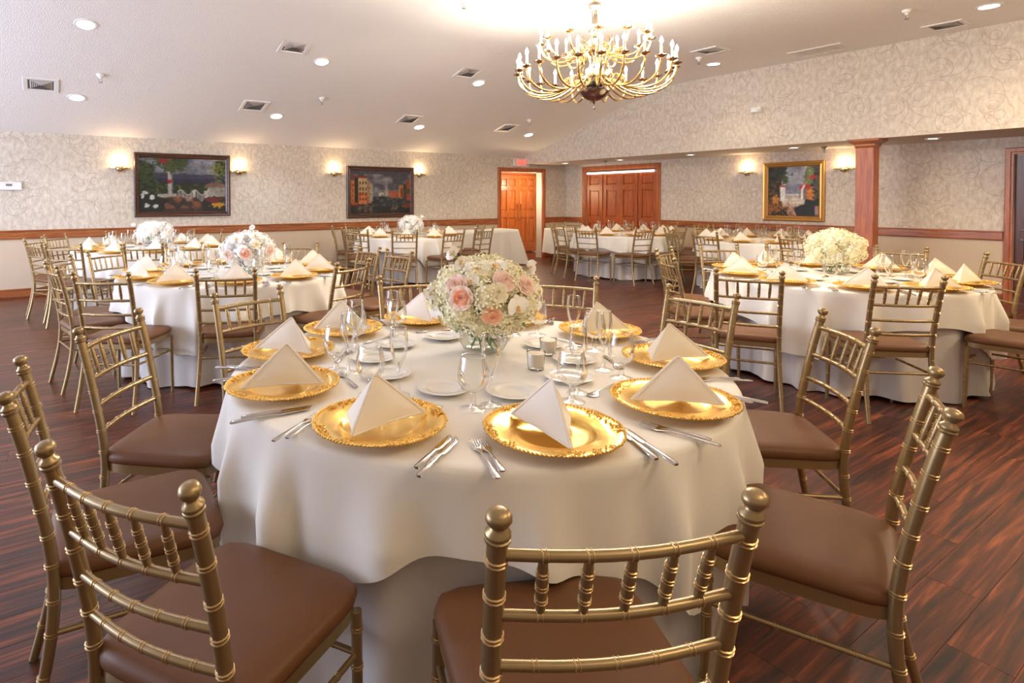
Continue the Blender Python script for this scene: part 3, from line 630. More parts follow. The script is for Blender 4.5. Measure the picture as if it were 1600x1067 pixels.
def arm_meshes(cps, rt_):
    P_ = [Vector((r, 0, z)) for r, z in cps]; pts = []
    for i in range(len(P_)-1):
        p0, p1, p2, p3 = P_[max(i-1, 0)], P_[i], P_[i+1], P_[min(i+2, len(P_)-1)]
        for k in range(3):
            t_ = k/3; pts.append(.5*((2*p1)+(-p0+p2)*t_+(2*p0-5*p1+4*p2-p3)*t_*t_+(-p0+3*p1-3*p2+p3)*t_**3))
    pts.append(P_[-1]); r1, z1 = cps[-1]; a = MB(); a.tube(pts, rt_, 8)
    m0 = Vector(pts[5]); a.tube([(m0.x-.01+.035*math.cos(q), 0, m0.z+.045+.035*math.sin(q)) for q in [R(-100+i*30) for i in range(9)]], .006, 6)
    a.ball((r1, 0, z1-.002), (.012, .012, .016), 8, 5)
    return a.mesh('arm', M['brass'])
cup = MB(); cup.lathe([(.004, -.01), (.02, .0), (.040, .006), (.046, .016), (.040, .018), (.018, .012), (.016, .03), (.010, .032)], 14); cup_me = cup.mesh('drip_cup', M['silver'])
sl = MB(); sl.lathe([(.0105, .02), (.0105, .105), (.004, .107)], 10); sl_me = sl.mesh('candle_sleeve', M['candle'])
bl = MB(); bl.lathe([(.005, .105), (.013, .120), (.015, .132), (.010, .150), (.001, .168)], 10); bl_me = bl.mesh('bulb', M['bulb'])
tiers = [(24, [(.08, 2.44), (.16, 2.39), (.29, 2.315), (.43, 2.28), (.56, 2.30), (.64, 2.36), (.668, 2.42), (.675, 2.46)], .0095, 0.0), (12, [(.05, 2.69), (.13, 2.63), (.25, 2.575), (.36, 2.58), (.43, 2.63), (.462, 2.69), (.47, 2.72)], .0085, R(15))]
for n, cps, rr, ph in tiers:
    am = arm_meshes(cps, rr); r1, z1 = cps[-1]
    for i in range(n):
        a_ = sub('arm', am, ch, None, (0, 0, 2*PI*i/n+ph)); a_.location = (0, 0, 0)
        for nm, me in (('drip_cup', cup_me), ('candle_sleeve', sl_me), ('bulb', bl_me)): sub(nm, me, a_, (r1, 0, z1+.01))
for i in range(12):
    th = 2*PI*i/12; mb = MB(); mb.tube([(.085*math.cos(th), .085*math.sin(th), 2.68), (.16*math.cos(th), .16*math.sin(th), 2.76), (.17*math.cos(th), .17*math.sin(th), 2.66), (.11*math.cos(th), .11*math.sin(th), 2.56), (.15*math.cos(th), .15*math.sin(th), 2.47)], .006, 6); mb.obj('scroll', M['brass'], ch)
for i in range(6):
    th = 2*PI*i/6; light('POINT', (CHX+.6*math.cos(th), CHY+.6*math.sin(th), 2.66), 30, (1.0, .90, .76), shadow_soft_size=.07)
light('POINT', (CHX, CHY, 2.98), 58, (1.0, .93, .82), shadow_soft_size=.12)

# ------------------------------------------------------------------ tables and cloths
TH, TR = 0.72, 0.898
TABLES = {   # name: centre, label phrase, first place angle, cloth turn
    'T1': ((1.378, 1.762), 'the foreground table', [175, 140.4, 107.4, 74, 39, 2.3, -35.7, -75.3, -112.3, -148.2], -170),
    'T2': ((1.350, 5.057), 'the near left table', [i*36-139 for i in range(10)], -128),
    'T3': ((1.150, 8.150), 'the far left table', [i*36-130 for i in range(10)], -150),
    'T4': ((5.260, 8.570), 'the far middle table', [i*36-124 for i in range(10)], -95),
    'T5': ((8.700, 6.800), 'the table by closed doors', [i*36-130 for i in range(10)], -120),
    'T6': ((9.000, 4.600), 'the table behind column', [i*36-137 for i in range(10)], -100),
    'T7': ((5.300, 2.124), 'the near right table', [i*36-146 for i in range(10)], -170),
}
def ordinal(i): return ['first', 'second', 'third', 'fourth', 'fifth', 'sixth', 'seventh', 'eighth', 'ninth', 'tenth', 'eleventh', 'twelfth'][i]
def sides(c, pts):
    """for every point: (near|far side, rank from the left in the photograph)"""
    d0 = np.array([*c, 0.7]); zc = pj(d0)[2]; out = {}
    S = {'near': [], 'far': []}
    for i, p in enumerate(pts):
        q = pj((p[0], p[1], .7)); S['near' if q[2] < zc else 'far'].append((q[0], i))
    for k, l in S.items():
        l.sort()
        for r, (_, i) in enumerate(l): out[i] = (k, r)
    return out
def cloth_top(phi, seed):
    rn = random.Random(seed); half = 1.095; ph = [rn.uniform(0, 6.28) for _ in range(6)]
    NA = 300; mb = MB(); rings = []
    def L(t):
        a = (t-phi) % (PI/2); a = min(a, PI/2-a)      # 0 at a corner
        a = PI/4-a                                    # 0 at mid side
        # smooth tip at the corner
        return min(half/max(math.cos(a), .01), half*1.235)-TR
    drops = []
    for k in range(NA):
        t = 2*PI*k/NA; drops.append(L(t))
    rings.append([(0.02*math.cos(2*PI*k/NA), 0.02*math.sin(2*PI*k/NA), TH) for k in range(NA)])
    for f in (.5, .85, .97): rings.append([(f*TR*math.cos(2*PI*k/NA), f*TR*math.sin(2*PI*k/NA), TH) for k in range(NA)])
    for q in (20, 45, 70):
        a = R(q); rings.append([((TR-.018+.022*math.sin(a))*math.cos(2*PI*k/NA), (TR-.018+.022*math.sin(a))*math.sin(2*PI*k/NA), TH-.022*(1-math.cos(a))) for k in range(NA)])
    NS = 16
    for s in range(1, NS+1):
        r_ = []
        for k in range(NA):
            t = 2*PI*k/NA; d = drops[k]; q = s/NS; x = q*d
            fold = .5+.5*math.sin(18*t+ph[0]+1.3*math.sin(3*t+ph[1])); fold2 = .5+.5*math.sin(31*t+ph[2]+.8*math.sin(5*t+ph[3]))
            g_ = min(1, x/.19)
            rr = TR+.004-x*.03+g_*(.056*fold**2.2+.016*fold2)*(.75+1.6*max(0, d-.2))
            tt = t+.03*g_*math.sin(18*t+ph[0]+1.2)*min(1, d/.4)
            r_.append((rr*math.cos(tt), rr*math.sin(tt), TH-.022-x*.965+.012*q*math.sin(9*t+ph[4])))
        rings.append(r_)
    mb.rings(rings, True, False); mb.f.append(tuple(reversed(range(NA)))); mb.m.append(0)
    return mb
def cloth_under(seed):
    rn = random.Random(seed+50); ph = [rn.uniform(0, 6.28) for _ in range(4)]; NA = 260; NS = 14
    mb = MB(); rings = []
    for s in range(NS+1):
        q = s/NS; z = TH-.02-q*(TH-.035)
        r_ = []
        for k in range(NA):
            t = 2*PI*k/NA; fold = .5+.5*math.sin(19*t+ph[0]+1.2*math.sin(4*t+ph[1])); f2 = math.sin(31*t+ph[2])
            rr = TR-.034+q**1.2*(.0+.070*fold**1.3+.012*f2)-.03*q
            if s == NS: rr += .012*math.sin(11*t+ph[3])
            r_.append((rr*math.cos(t), rr*math.sin(t), z+.01*q*math.sin(7*t+ph[3])))
        rings.append(r_)
    mb.rings(rings, True, False); return mb
top_me = MB(); top_me.lathe([(.01, TH-.045), (TR-.05, TH-.045), (TR-.04, TH-.035), (TR-.04, TH-.012), (TR-.05, TH-.006), (.01, TH-.006)], 48, cap=True); top_me = top_me.mesh('tabletop', M['tabletop'])
lg = MB(); lg.tube([(.55, 0, TH-.045), (.60, 0, .3), (.62, 0, 0)], .014, 8); lg.tube([(.30, 0, TH-.045), (.45, 0, .35), (.6, 0, .28)], .01, 6); lg_me = lg.mesh('leg', M['leg'])
for n_, (k, (c, ph_, angs, cl)) in enumerate(TABLES.items()):
    e = empty('round_table', (c[0], c[1], 0), R(20*n_), 'round folding table under the cloths of '+ph_, 'table')
    sub('tabletop', top_me, e)
    for q in range(4): sub('leg', lg_me, e, None, (0, 0, q*PI/2))
    o = cloth_top(R(cl), n_+3).obj('tablecloth', M['cloth'], loc=(c[0], c[1], 0), angle=None)
    tag(o, 'square white tablecloth with hanging corners draped over '+ph_, 'tablecloth')
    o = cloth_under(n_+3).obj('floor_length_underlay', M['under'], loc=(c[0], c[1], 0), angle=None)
    tag(o, 'long white undercloth reaching the floor below the top cloth of '+ph_, 'tablecloth')
# two rectangular buffet tables
def buffet(name, x0, x1, y0, y1, drop, label, seed, flare=.10):
    rn = random.Random(seed); ph = rn.uniform(0, 6); cx, cy = (x0+x1)/2, (y0+y1)/2; hx, hy = (x1-x0)/2, (y1-y0)/2
    per = []
    def side(ax, ay, bx, by, n):
        for i in range(n): per.append((ax+(bx-ax)*i/n, ay+(by-ay)*i/n))
    side(-hx, -hy, hx, -hy, 60); side(hx, -hy, hx, hy, 24); side(hx, hy, -hx, hy, 60); side(-hx, hy, -hx, -hy, 24)
    rings = [[(x*.02, y*.02, TH) for x, y in per], [(x, y, TH) for x, y in per]]
    for s in range(1, 13):
        q = s/12; r_ = []
        for i, (x, y) in enumerate(per):
            corner = math.exp(-(((abs(x)-hx)**2+(abs(y)-hy)**2)/.02)); nx = (1 if x >= hx-1e-6 else -1 if x <= -hx+1e-6 else 0); ny = (1 if y >= hy-1e-6 else -1 if y <= -hy+1e-6 else 0)
            sx = x/hx; sy = y/hy
            f = q*(.02+.018*math.sin(i*.55+ph)+.010*math.sin(i*1.3))
            r_.append((x+nx*f+(.5*flare*2*q*corner*(1 if x > 0 else -1)), y+ny*f+(flare*.6*q*corner*(1 if y > 0 else -1)), TH-.004-q*(drop-.01)+.012*q*math.sin(i*.4)))
        rings.append(r_)
    mb = MB(); mb.rings(rings, True, False)
    e = empty(name, (cx, cy, 0), 0, 'bare folding table under the '+' '.join(label.split(' ')[1:5])+(' by the wall' if drop > .6 else ' in the corner'), 'table')
    t_ = MB(); t_.box((-hx+.01, -hy+.01, TH-.035), (hx-.01, hy-.01, TH-.006)); t_.obj('tabletop', M['tabletop'], e, smooth=False)
    for sx in (-1, 1):
        for sy in (-1, 1):
            l_ = MB(); l_.tube([(sx*(hx-.15), sy*(hy-.1), TH-.035), (sx*(hx-.12), sy*(hy-.08), 0)], .014, 8); l_.obj('leg', M['leg'], e)
    o = mb.obj('buffet_tablecloth', M['cloth'], loc=(cx, cy, 0), angle=None); tag(o, label, 'tablecloth')
buffet('buffet_table', 6.45, 8.15, 9.0, 9.60, TH-.02, 'long white cloth on the bare buffet table left of the exit door', 3, .16)
buffet('buffet_table', 8.93, 9.60, 8.35, 9.05, .52, 'short white cloth on the small bare table in the corner by closed doors', 8, .05)

# ------------------------------------------------------------------ chair
KS = .897/.915
def post_path(s): return [(s*.196, -.262, 0), (s*.190, -.226, .14), (s*.184, -.200, .28), (s*.180, -.190, .41), (s*.180, -.200, .53), (s*.182, -.222, .65), (s*.184, -.248, .77), (s*.1855, -.272, .862)]
def interp(path, z):
    for a, b in zip(path, path[1:]):
        if a[2] <= z <= b[2]:
            t_ = (z-a[2])/(b[2]-a[2]); return Vector(a).lerp(Vector(b), t_)
    return Vector(path[-1])
def smooth_path(path, n):
    out = []
    P = [Vector(p) for p in path]
    for i in range(len(P)-1):
        p0, p1, p2, p3 = P[max(i-1, 0)], P[i], P[i+1], P[min(i+2, len(P)-1)]
        for k in range(n):
            t_ = k/n; out.append(.5*((2*p1)+(-p0+p2)*t_+(2*p0-5*p1+4*p2-p3)*t_*t_+(-p0+3*p1-3*p2+p3)*t_**3))
    out.append(P[-1]); return out
def ring_pair(mb, p, d, r, gap=.0075, tr=.0018, mi=1, n=12):
    d = d.normalized(); a = d.cross(Vector((0, 1, 0))) if abs(d.y) < .9 else d.cross(Vector((1, 0, 0))); a.normalize(); b = d.cross(a).normalized()
    for sgn in (-.5, .5):
        c_ = p+d*gap*sgn
        mb.rings([[c_+a*math.cos(2*PI*k/n)*rr+b*math.sin(2*PI*k/n)*rr+d*h for k in range(n)] for rr, h in ((r-.001, -tr), (r+tr*.9, -tr*.3), (r+tr*.9, tr*.3), (r-.001, tr))], True, False, mi)
def scale_mb(mb, k):
    mb.v = [(x*k, y*k, z*k) for x, y, z in mb.v]; return mb
def build_chair():
    e = empty('ballroom_chair', (0, 0, 0), 0, 'gold bamboo-style ballroom chair with brown cushion', 'chair')
    gm = [M['gold'], M['ring']]
    def ob(mb, name, mats=gm, angle=50, label=None): return scale_mb(mb, KS).obj(name, mats, e, angle=angle, label=label)
    for s in (-1, 1):
        path = smooth_path(post_path(s), 4); rad = [.0125+.0025*min(1, p.z/.4) for p in path]
        mb = MB(); mb.tube(path, rad, 12)
        for z in (.10, .20, .30, .38, .47, .545, .615, .685, .76, .825):
            p = interp(post_path(s), z); q = interp(post_path(s), z+.02); ring_pair(mb, p, q-p, .0153 if z > .35 else .0138)
        ob(mb, 'back_post')
        top = interp(post_path(s), .862); d = (interp(post_path(s), .862)-interp(post_path(s), .80)).normalized()
        mb = MB(); q = d.to_track_quat('Z', 'Y').to_matrix()
        prof = [(.0155, -.004), (.0185, 0), (.0185, .004), (.0160, .006), (.0185, .009), (.0180, .014), (.0120, .019), (.0105, .024), (.0150, .029), (.0185, .036), (.0185, .042), (.0150, .049), (.008, .0525), (.001, .053)]
        mb.rings([[tuple(top+q@Vector((r*math.cos(2*PI*k/14), r*math.sin(2*PI*k/14), z))) for k in range(14)] for r, z in prof], True, True); ob(mb, 'finial')
        # front leg
        fl = [(s*.201, .205, 0), (s*.199, .199, .20), (s*.198, .196, .402)]
        mb = MB(); mb.tube(smooth_path(fl, 3), [.0115]*3+[.013]*4, 12)
        for z in (.09, .18, .27, .36): p = interp(fl, z); ring_pair(mb, p, Vector((0, 0, 1)), .0135)
        ob(mb, 'front_leg')
        mb = MB(); a = interp(post_path(s), .30); b = interp(fl, .30); mb.tube([a, b], .0075, 10)
        for t_ in (.2, .4, .6, .8): ring_pair(mb, a.lerp(b, t_), b-a, .0078, .006, .0012, n=10)
        ob(mb, 'side_stretcher')
    def cross(name, z, bow, r, rings=(.17, .335, .5, .665, .83), p0=None, p1=None):
        a = p0 or interp(post_path(-1), z); b = p1 or interp(post_path(1), z)
        pts = [a.lerp(b, i/12)+Vector((0, -bow*math.sin(PI*i/12), 0)) for i in range(13)]
        mb = MB(); mb.tube(pts, r, 10)
        for t_ in rings:
            i = t_*12; p = pts[int(i)].lerp(pts[min(12, int(i)+1)], i-int(i)); ring_pair(mb, p, Vector((1, 0, 0)), r+.0004, .007, .0013, n=10)
        return ob(mb, name), pts
    _, top = cross('top_rail', .835, .026, .0093); _, low = cross('back_rail', .724, .024, .0090)
    cross('back_rail', .628, .022, .0088); cross('back_rail', .540, .020, .0088)
    cross('rear_stretcher', .30, 0, .0075)
    cross('front_stretcher', .30, 0, .0075, p0=Vector((-.198, .197, .30)), p1=Vector((.198, .197, .30)))
    for i in range(1, 6):
        f = i/6*12; a = top[int(f)].lerp(top[min(12, int(f)+1)], f-int(f)); b = low[int(f)].lerp(low[min(12, int(f)+1)], f-int(f))
        b = b+Vector((0, 0, .006)); a = a-Vector((0, 0, .006)); b.x *= .97
        mb = MB(); mb.tube([a.lerp(b, t_) for t_ in (0, .12, .25, .5, .75, .88, 1)], [.0062, .0072, .0086, .0088, .0086, .0074, .0062], 10)
        for t_ in (.25, .5, .75): ring_pair(mb, a.lerp(b, t_), b-a, .0088, .0065, .0013, n=10)
        ob(mb, 'spindle')
    # seat outline: wider at the front, rounded corners
    def outline(f, n=40, grow=0):
        pts = []
        for k in range(n):
            t_ = 2*PI*k/n; c_, s_ = math.cos(t_), math.sin(t_); p = 7.0
            r = (abs(c_)**p+abs(s_)**p)**(-1/p); x = c_*r; y = s_*r
            wx = .210+.010*y; pts.append((x*(wx+grow)*f, (y*(.215+grow))*f+.006))
        return pts
    mb = MB(); mb.rings([[(x, y, z) for x, y in outline(f)] for f, z in ((.94, .400), (.965, .400), (.965, .432), (.94, .432))], True, True); ob(mb, 'seat_frame', angle=30)
    mb = MB(); mb.rings([[(x, y, z) for x, y in outline(f)] for f, z in ((.93, .431), (.985, .434), (1.0, .442), (.995, .454), (.965, .466), (.90, .474), (.75, .480), (.5, .484), (.2, .486), (.02, .486))], True, True); ob(mb, 'seat', M['seat'], 60)
    return e
chair0 = build_chair()
used = [False]
def place_chair(x, y, face, label, group):
    """face = direction the sitter looks, degrees in the floor plane"""
    rz = R(face-90)
    if not used[0]:
        used[0] = True; chair0.location = (x, y, 0); chair0.rotation_euler = (0, 0, rz); chair0['label'] = label; chair0['group'] = group; return chair0
    return dup(chair0, (x, y, 0), rz, label, group)
k_ = 1.07
CH = {   # angle round the table, finial radius, turn away from facing the centre
    'T1': [(177.1, 1.353*k_, 0), (147.7, 1.291*k_, -6), (-153.5, 1.34*k_, 5), (-118.4, 1.279*k_, 3), (-72, 1.245*k_, 2), (-34.4, 1.295*k_, -8.7), (-3, 1.273*k_, 1), (29.5, 1.262*k_, 4), (69.4, 1.19*k_, 8), (114.3, 1.19*k_, -9.8)],
    'T2': [(-138.5, 1.321*k_, 9.8), (-172.3, 1.235*k_, 2.6), (-107.2, 1.16*k_, -6), (-64.9, 1.216*k_, -1), (42, 1.15*k_, 15), (-2, 1.28, 6), (-24, 1.42, 30), (133, 1.3, -5), (164, 1.3, -10), (96, 1.34, 0)],
    'T3': [(-101, 1.53, -8), (-133, 1.45, 10), (-161, 1.33, 5), (172, 1.27, -20), (140, 1.34, 0), (100, 1.32, 0), (64, 1.34, 0), (30, 1.35, 0), (-12, 1.2, 8), (-40, 1.35, 0)],
    'T4': [(-124, 1.45, 5), (-94, 1.48, 4), (-63, 1.41, -25), (-169, 1.25, 10), (-152, 1.55, 15), (155, 1.3, 0), (115, 1.25, 0), (-20, 1.3, 0)],
    'T5': [(-130, 1.38, 30), (-103, 1.30, 20), (-168, 1.40, 0), (160, 1.3, 0), (124, 1.3, 0), (88, 1.3, 0), (40, 1.3, 0), (2, 1.3, 0), (-36, 1.35, 0), (-70, 1.32, 0)],
    'T6': [(178, 1.40, 0), (-140, 1.5, -50), (143, 1.35, 0), (106, 1.3, 0), (70, 1.25, 0), (34, 1.22, 0), (-2, 1.2, 0), (-30, 1.3, 0)],
    'T7': [(-175, 1.47*k_, 26), (-143.2, 1.244*k_, 11.9), (2.2, 1.35*k_, 11), (40.8, 1.16*k_, -20), (73.5, 1.15*k_, -17), (113.5, 1.209*k_, -9), (149.4, 1.294*k_, -5), (-33, 1.25*k_, -5), (-66, 1.25*k_, 0), (-95, 1.24*k_, 10)],
}
for k, L_c in CH.items():
    c, ph_, angs, cl = TABLES[k]; pts = []
    for a, r, dev in L_c:
        f = a+180+dev; fx, fy = math.cos(R(f)), math.sin(R(f)); lean = .278*KS
        pts.append((c[0]+r*math.cos(R(a))+fx*lean, c[1]+r*math.sin(R(a))+fy*lean, f))
    sd = sides(c, pts)
    for i, (x, y, f) in enumerate(pts):
        side, rank = sd[i]
        o = place_chair(x, y, f, 'gold ballroom chair, %s from left, %s side of %s' % (ordinal(rank), side, ph_), 'gold chairs round '+ph_)
        if k == 'T1' and i in (3, 4, 8): o.scale = (1.1 if i == 3 else 1.06, 1, 1)

# ------------------------------------------------------------------ tableware prototypes (origin at the table surface)
ZT = TH+.0015
def lathe_mesh(name, prof, mat, n=24, cap=True, angle=50):
    mb = MB(); mb.lathe(prof, n, cap=cap); return mb.mesh(name, mat, angle=angle)
# charger plate
RC = .18
plate_me = lathe_mesh('plate', [(.001, .006), (.080, .006), (.098, .0075), (.106, .013), (.112, .0165), (.150, .020), (RC-.006, .0235), (RC-.002, .0225), (RC-.006, .0205), (.112, .0125), (.102, .004), (.095, 0), (.001, 0)], M['charger'], 56)
fb = MB(); rn = random.Random(4)
for k in range(104):
    t_ = 2*PI*k/104; r = RC-.003+rn.uniform(-.0015, .002); fb.ball((r*math.cos(t_), r*math.sin(t_), .0235), (.0046, .0046, .0032), 5, 3)
for c0 in (35, 125, 215, 305):
    for k in range(34):
        t_ = R(c0+rn.uniform(-27, 27)); r = RC-.004-abs(rn.gauss(0, .012)); r = max(r, RC-.028)
        q = rn.uniform(0, 6.28); cx, cy = r*math.cos(t_), r*math.sin(t_)
        if k % 2: fb.ball((cx, cy, .0232), (.0036, .0036, .003), 5, 3)
        else: fb.tube([(cx+.005*math.cos(q+w_), cy+.005*math.sin(q+w_), .0245) for w_ in (0, 1.2, 2.4, 3.6, 4.6)], .0012, 4, cap=False)
fil_me = fb.mesh('filigree_rim', M['filigree'], angle=None)
# napkin pyramid
def napkin_mesh(var):
    rn = random.Random(var); s = .245; H = .124; m_ = 1 if var % 2 == 0 else -1
    Lf, Rf, Bk, A = Vector((-s/2, -.045, .001)), Vector((s/2, -.045, .001)), Vector((.045*m_, .095, .001)), Vector((.012*m_, .004, H))
    mb = MB()
    def face(P, Q, bulge, lift):
        nrm = (Q-P).cross(A-P).normalized(); n = 9; vs = []; idx = {}
        for i in range(n+1):
            for j in range(n+1-i):
                u_, v_ = i/n, j/n; w_ = 1-u_-v_
                p = P*w_+Q*u_+A*v_
                p = p+nrm*bulge*27*u_*v_*w_
                p.z += lift*math.sin(PI*u_/(u_+w_+1e-6))*(1-v_)**2 if v_ < .999 else 0
                idx[(i, j)] = len(vs); vs.append(p)
        fs = []
        for i in range(n):
            for j in range(n-i):
                fs.append((idx[(i, j)], idx[(i+1, j)], idx[(i, j+1)]))
                if i+j < n-1: fs.append((idx[(i+1, j)], idx[(i+1, j+1)], idx[(i, j+1)]))
        mb.add(vs, fs)
    face(Lf, Rf, .010, .006); face(Rf, Bk, -.012, .022); face(Bk, Lf, .004, .008)
    # doubled folded edges along two ridges
    for P, off in ((Rf, .004), (Lf, .002)):
        for d_ in (0, .0045):
            side = Vector((d_ if P is Rf else -d_, d_*.6, 0)); pts = [P.lerp(A, t_)+side*(1-t_*.6)+Vector((0, 0, .001)) for t_ in (0, .2, .4, .6, .8, .97)]
            mb.tube(pts, [.0035, .0036, .0034, .0032, .003, .002], 6)
    mb.tube([Lf+Vector((0, 0, .002)), (Lf+Rf)/2+Vector((0, -.003, .0085)), Rf+Vector((0, 0, .002))], .0026, 6)
    mb.ball((A.x, A.y, A.z-.003), .0042, 8, 5)
    return mb.mesh('napkin', M['napkin'], angle=45)
nap = [napkin_mesh(i) for i in range(2)]
nap_m = None
gob_parts = dict(
    bowl=lathe_mesh('bowl', [(.0345, .1575), (.0355, .1588), (.0360, .1575), (.0375, .150), (.0430, .125), (.0460, .100), (.0440, .080), (.0345, .064), (.018, .055), (.006, .053), (.001, .053)], M['glass'], 24, False, None),
    stem=lathe_mesh('stem', [(.001, .054), (.009, .054), (.0075, .045), (.0095, .036), (.0075, .026), (.010, .012), (.0145, .006)], M['glass'], 14, False, None),
    foot=lathe_mesh('foot', [(.001, .0105), (.012, .008), (.032, .0035), (.0400, .002), (.0405, .0005)], M['footglass'], 24, False, None))
flu_parts = dict(
    bowl=lathe_mesh('bowl', [(.0252, .2145), (.0262, .216), (.0262, .2145), (.0285, .190), (.0292, .165), (.0265, .140), (.0190, .115), (.0095, .096), (.004, .090), (.001, .090)], M['glass'], 20, False, None),
    stem=lathe_mesh('stem', [(.001, .092), (.005, .092), (.0036, .070), (.0036, .040), (.0052, .014), (.009, .006)], M['glass'], 10, False, None),
    foot=lathe_mesh('foot', [(.001, .0095), (.010, .0065), (.026, .003), (.0345, .0018), (.035, .0005)], M['footglass'], 22, False, None))
bread_me = lathe_mesh('bread_plate', [(.001, .006), (.045, .006), (.050, .0085), (.054, .0125), (.080, .0155), (.084, .0145), (.080, .012), (.052, .006), (.046, .001), (.001, .001)], M['china'], 36)
def strip(mb, secs, n=8, mi=0):
    """secs: (y, x centre, half width, z, half thickness)"""
    mb.rings([[(xc+hw*math.cos(2*PI*k/n), y, z+ht*math.sin(2*PI*k/n)) for k in range(n)] for y, xc, hw, z, ht in secs], True, True, mi)
def cut_handle(mb, y0, y1, wide=.0095):
    strip(mb, [(y0, 0, wide*.7, .003, .0018), (y0+.006, 0, wide, .0035, .0024), (y0+(y1-y0)*.35, 0, wide*.78, .0045, .0024), (y0+(y1-y0)*.75, 0, .0036, .006, .002), (y1, 0, .0034, .005, .0018)])
def fork_mesh(L=.20):
    mb = MB(); cut_handle(mb, -L/2, L/2-.075); strip(mb, [(L/2-.076, 0, .0034, .005, .0016), (L/2-.062, 0, .008, .004, .0014), (L/2-.05, 0, .0125, .003, .0013), (L/2-.042, 0, .0128, .0035, .0012)])
    for i in range(4):
        x = -.0102+i*.0068; strip(mb, [(L/2-.043, x, .0024, .0035, .0012), (L/2-.02, x, .0019, .0045, .001), (L/2, x*.96, .0009, .0075, .0007)], 6)
    return mb.mesh('fork', M['steel'], angle=50)
def knife_mesh(L=.225):
    mb = MB(); strip(mb, [(-L/2, 0, .006, .004, .003), (-L/2+.006, 0, .0095, .0048, .0044), (-L/2+.06, 0, .008, .005, .0044), (-.002, 0, .006, .005, .0036), (.008, 0, .0062, .005, .002)])
    strip(mb, [(.006, 0, .007, .005, .0012), (.02, .001, .0092, .005, .001), (L/2-.03, .001, .0090, .005, .0009), (L/2-.01, -.001, .0065, .005, .0008), (L/2, -.005, .0015, .005, .0006)])
    return mb.mesh('knife', M['steel'], angle=50)
def spoon_mesh(L=.175):
    mb = MB(); cut_handle(mb, -L/2, L/2-.055, .0085); strip(mb, [(L/2-.056, 0, .0034, .005, .0016), (L/2-.048, 0, .009, .004, .0014), (L/2-.036, 0, .0160, .002, .0013), (L/2-.022, 0, .0185, .0015, .0013), (L/2-.008, 0, .0140, .002, .0013), (L/2, 0, .004, .004, .001)], 10)
    return mb.mesh('spoon', M['steel'], angle=50)
FORK, SFORK, KNIFE, BKNIFE, SPOON = fork_mesh(.205), fork_mesh(.175), knife_mesh(.235), knife_mesh(.205), spoon_mesh()
def one(name, me, loc, rz, label, cat, group, kids=None):
    if kids:
        e = empty(name, loc, rz, label, cat, group)
        for kn, km in kids.items(): sub(kn, km, e)
        return e
    o = bpy.data.objects.new(name, me); COL.objects.link(o); o.location = loc; o.rotation_euler = (0, 0, rz); tag(o, label, cat, group); return o
NAPDIR = {175: (-20.8, 0), 140.4: (-53, 0), 107.4: (-34, 1), 74: (-80, 0), 39: (-40, 1), 2.3: (-14, 1), -35.7: (-16.5, 1), -75.3: (-43, 0), -112.3: (-98, 1), -148.2: (10, 1)}
rn = random.Random(11)
for tk, (c, ph_, angs, cl) in TABLES.items():
    pts = [(c[0]+.738*math.cos(R(a)), c[1]+.738*math.sin(R(a))) for a in angs]; sd = sides(c, pts)
    for i, a in enumerate(angs):
        rz = R(a+90); px, py = pts[i]; Q = Matrix.Rotation(rz, 3, 'Z')
        side, rank = sd[i]; place = '%s from left, %s side of %s' % (ordinal(rank), side, ph_)
        def W(x, y): v = Q@Vector((x, y, 0)); return (px+v.x, py+v.y, ZT)
        def P(da, r): return (c[0]+r*math.cos(R(a+da)), c[1]+r*math.sin(R(a+da)), ZT)
        jit = lambda s: rn.uniform(-s, s)
        e = empty('charger_plate', (px, py, ZT), rz+jit(.6), 'gold charger plate, '+place, 'plate', 'gold chargers on '+ph_); e.scale = (1, 1, 1.3)
        sub('plate', plate_me, e); sub('filigree_rim', fil_me, e)
        nd, nv = NAPDIR[a] if tk == 'T1' else (-33+rn.uniform(-38, 38), i % 2)
        one('folded_napkin', nap[nv], (px, py, ZT+.0275), R(nd), 'ivory pyramid napkin, '+place, 'napkin', 'napkins on '+ph_)
        one('water_goblet', None, P(18.5+jit(1.5), .524+jit(.01)), 0, 'clear water goblet, '+place, 'glass', 'water goblets on '+ph_, gob_parts)
        one('champagne_flute', None, P(27+jit(2), .478+jit(.012)), 0, 'champagne flute, '+place, 'glass', 'champagne flutes on '+ph_, flu_parts)
        if tk in ('T1', 'T2', 'T7', 'T3', 'T4'):
            one('bread_plate', bread_me, P(2+jit(3), .385+jit(.012)), 0, 'white bread plate, '+place, 'plate', 'bread plates on '+ph_)
        if tk in ('T1', 'T2', 'T7'):
            one('dinner_fork', FORK, W(-.209, -.085), rz+jit(.04), 'dinner fork, '+place, 'fork', 'dinner forks on '+ph_)
            one('salad_fork', SFORK, W(-.189, -.070), rz+jit(.04), 'shorter fork, '+place, 'fork', 'salad forks on '+ph_)
            one('dinner_knife', KNIFE, W(.212, -.085), rz+jit(.05), 'outer knife, '+place, 'knife', 'dinner knives on '+ph_)
            one('butter_knife', BKNIFE, W(.191, -.065), rz+jit(.05), 'inner knife, '+place, 'knife', 'inner knives on '+ph_)
            one('dessert_spoon', SPOON, W(.0, .222), rz+R(90)+jit(.08), 'dessert spoon, '+place, 'spoon', 'dessert spoons on '+ph_)

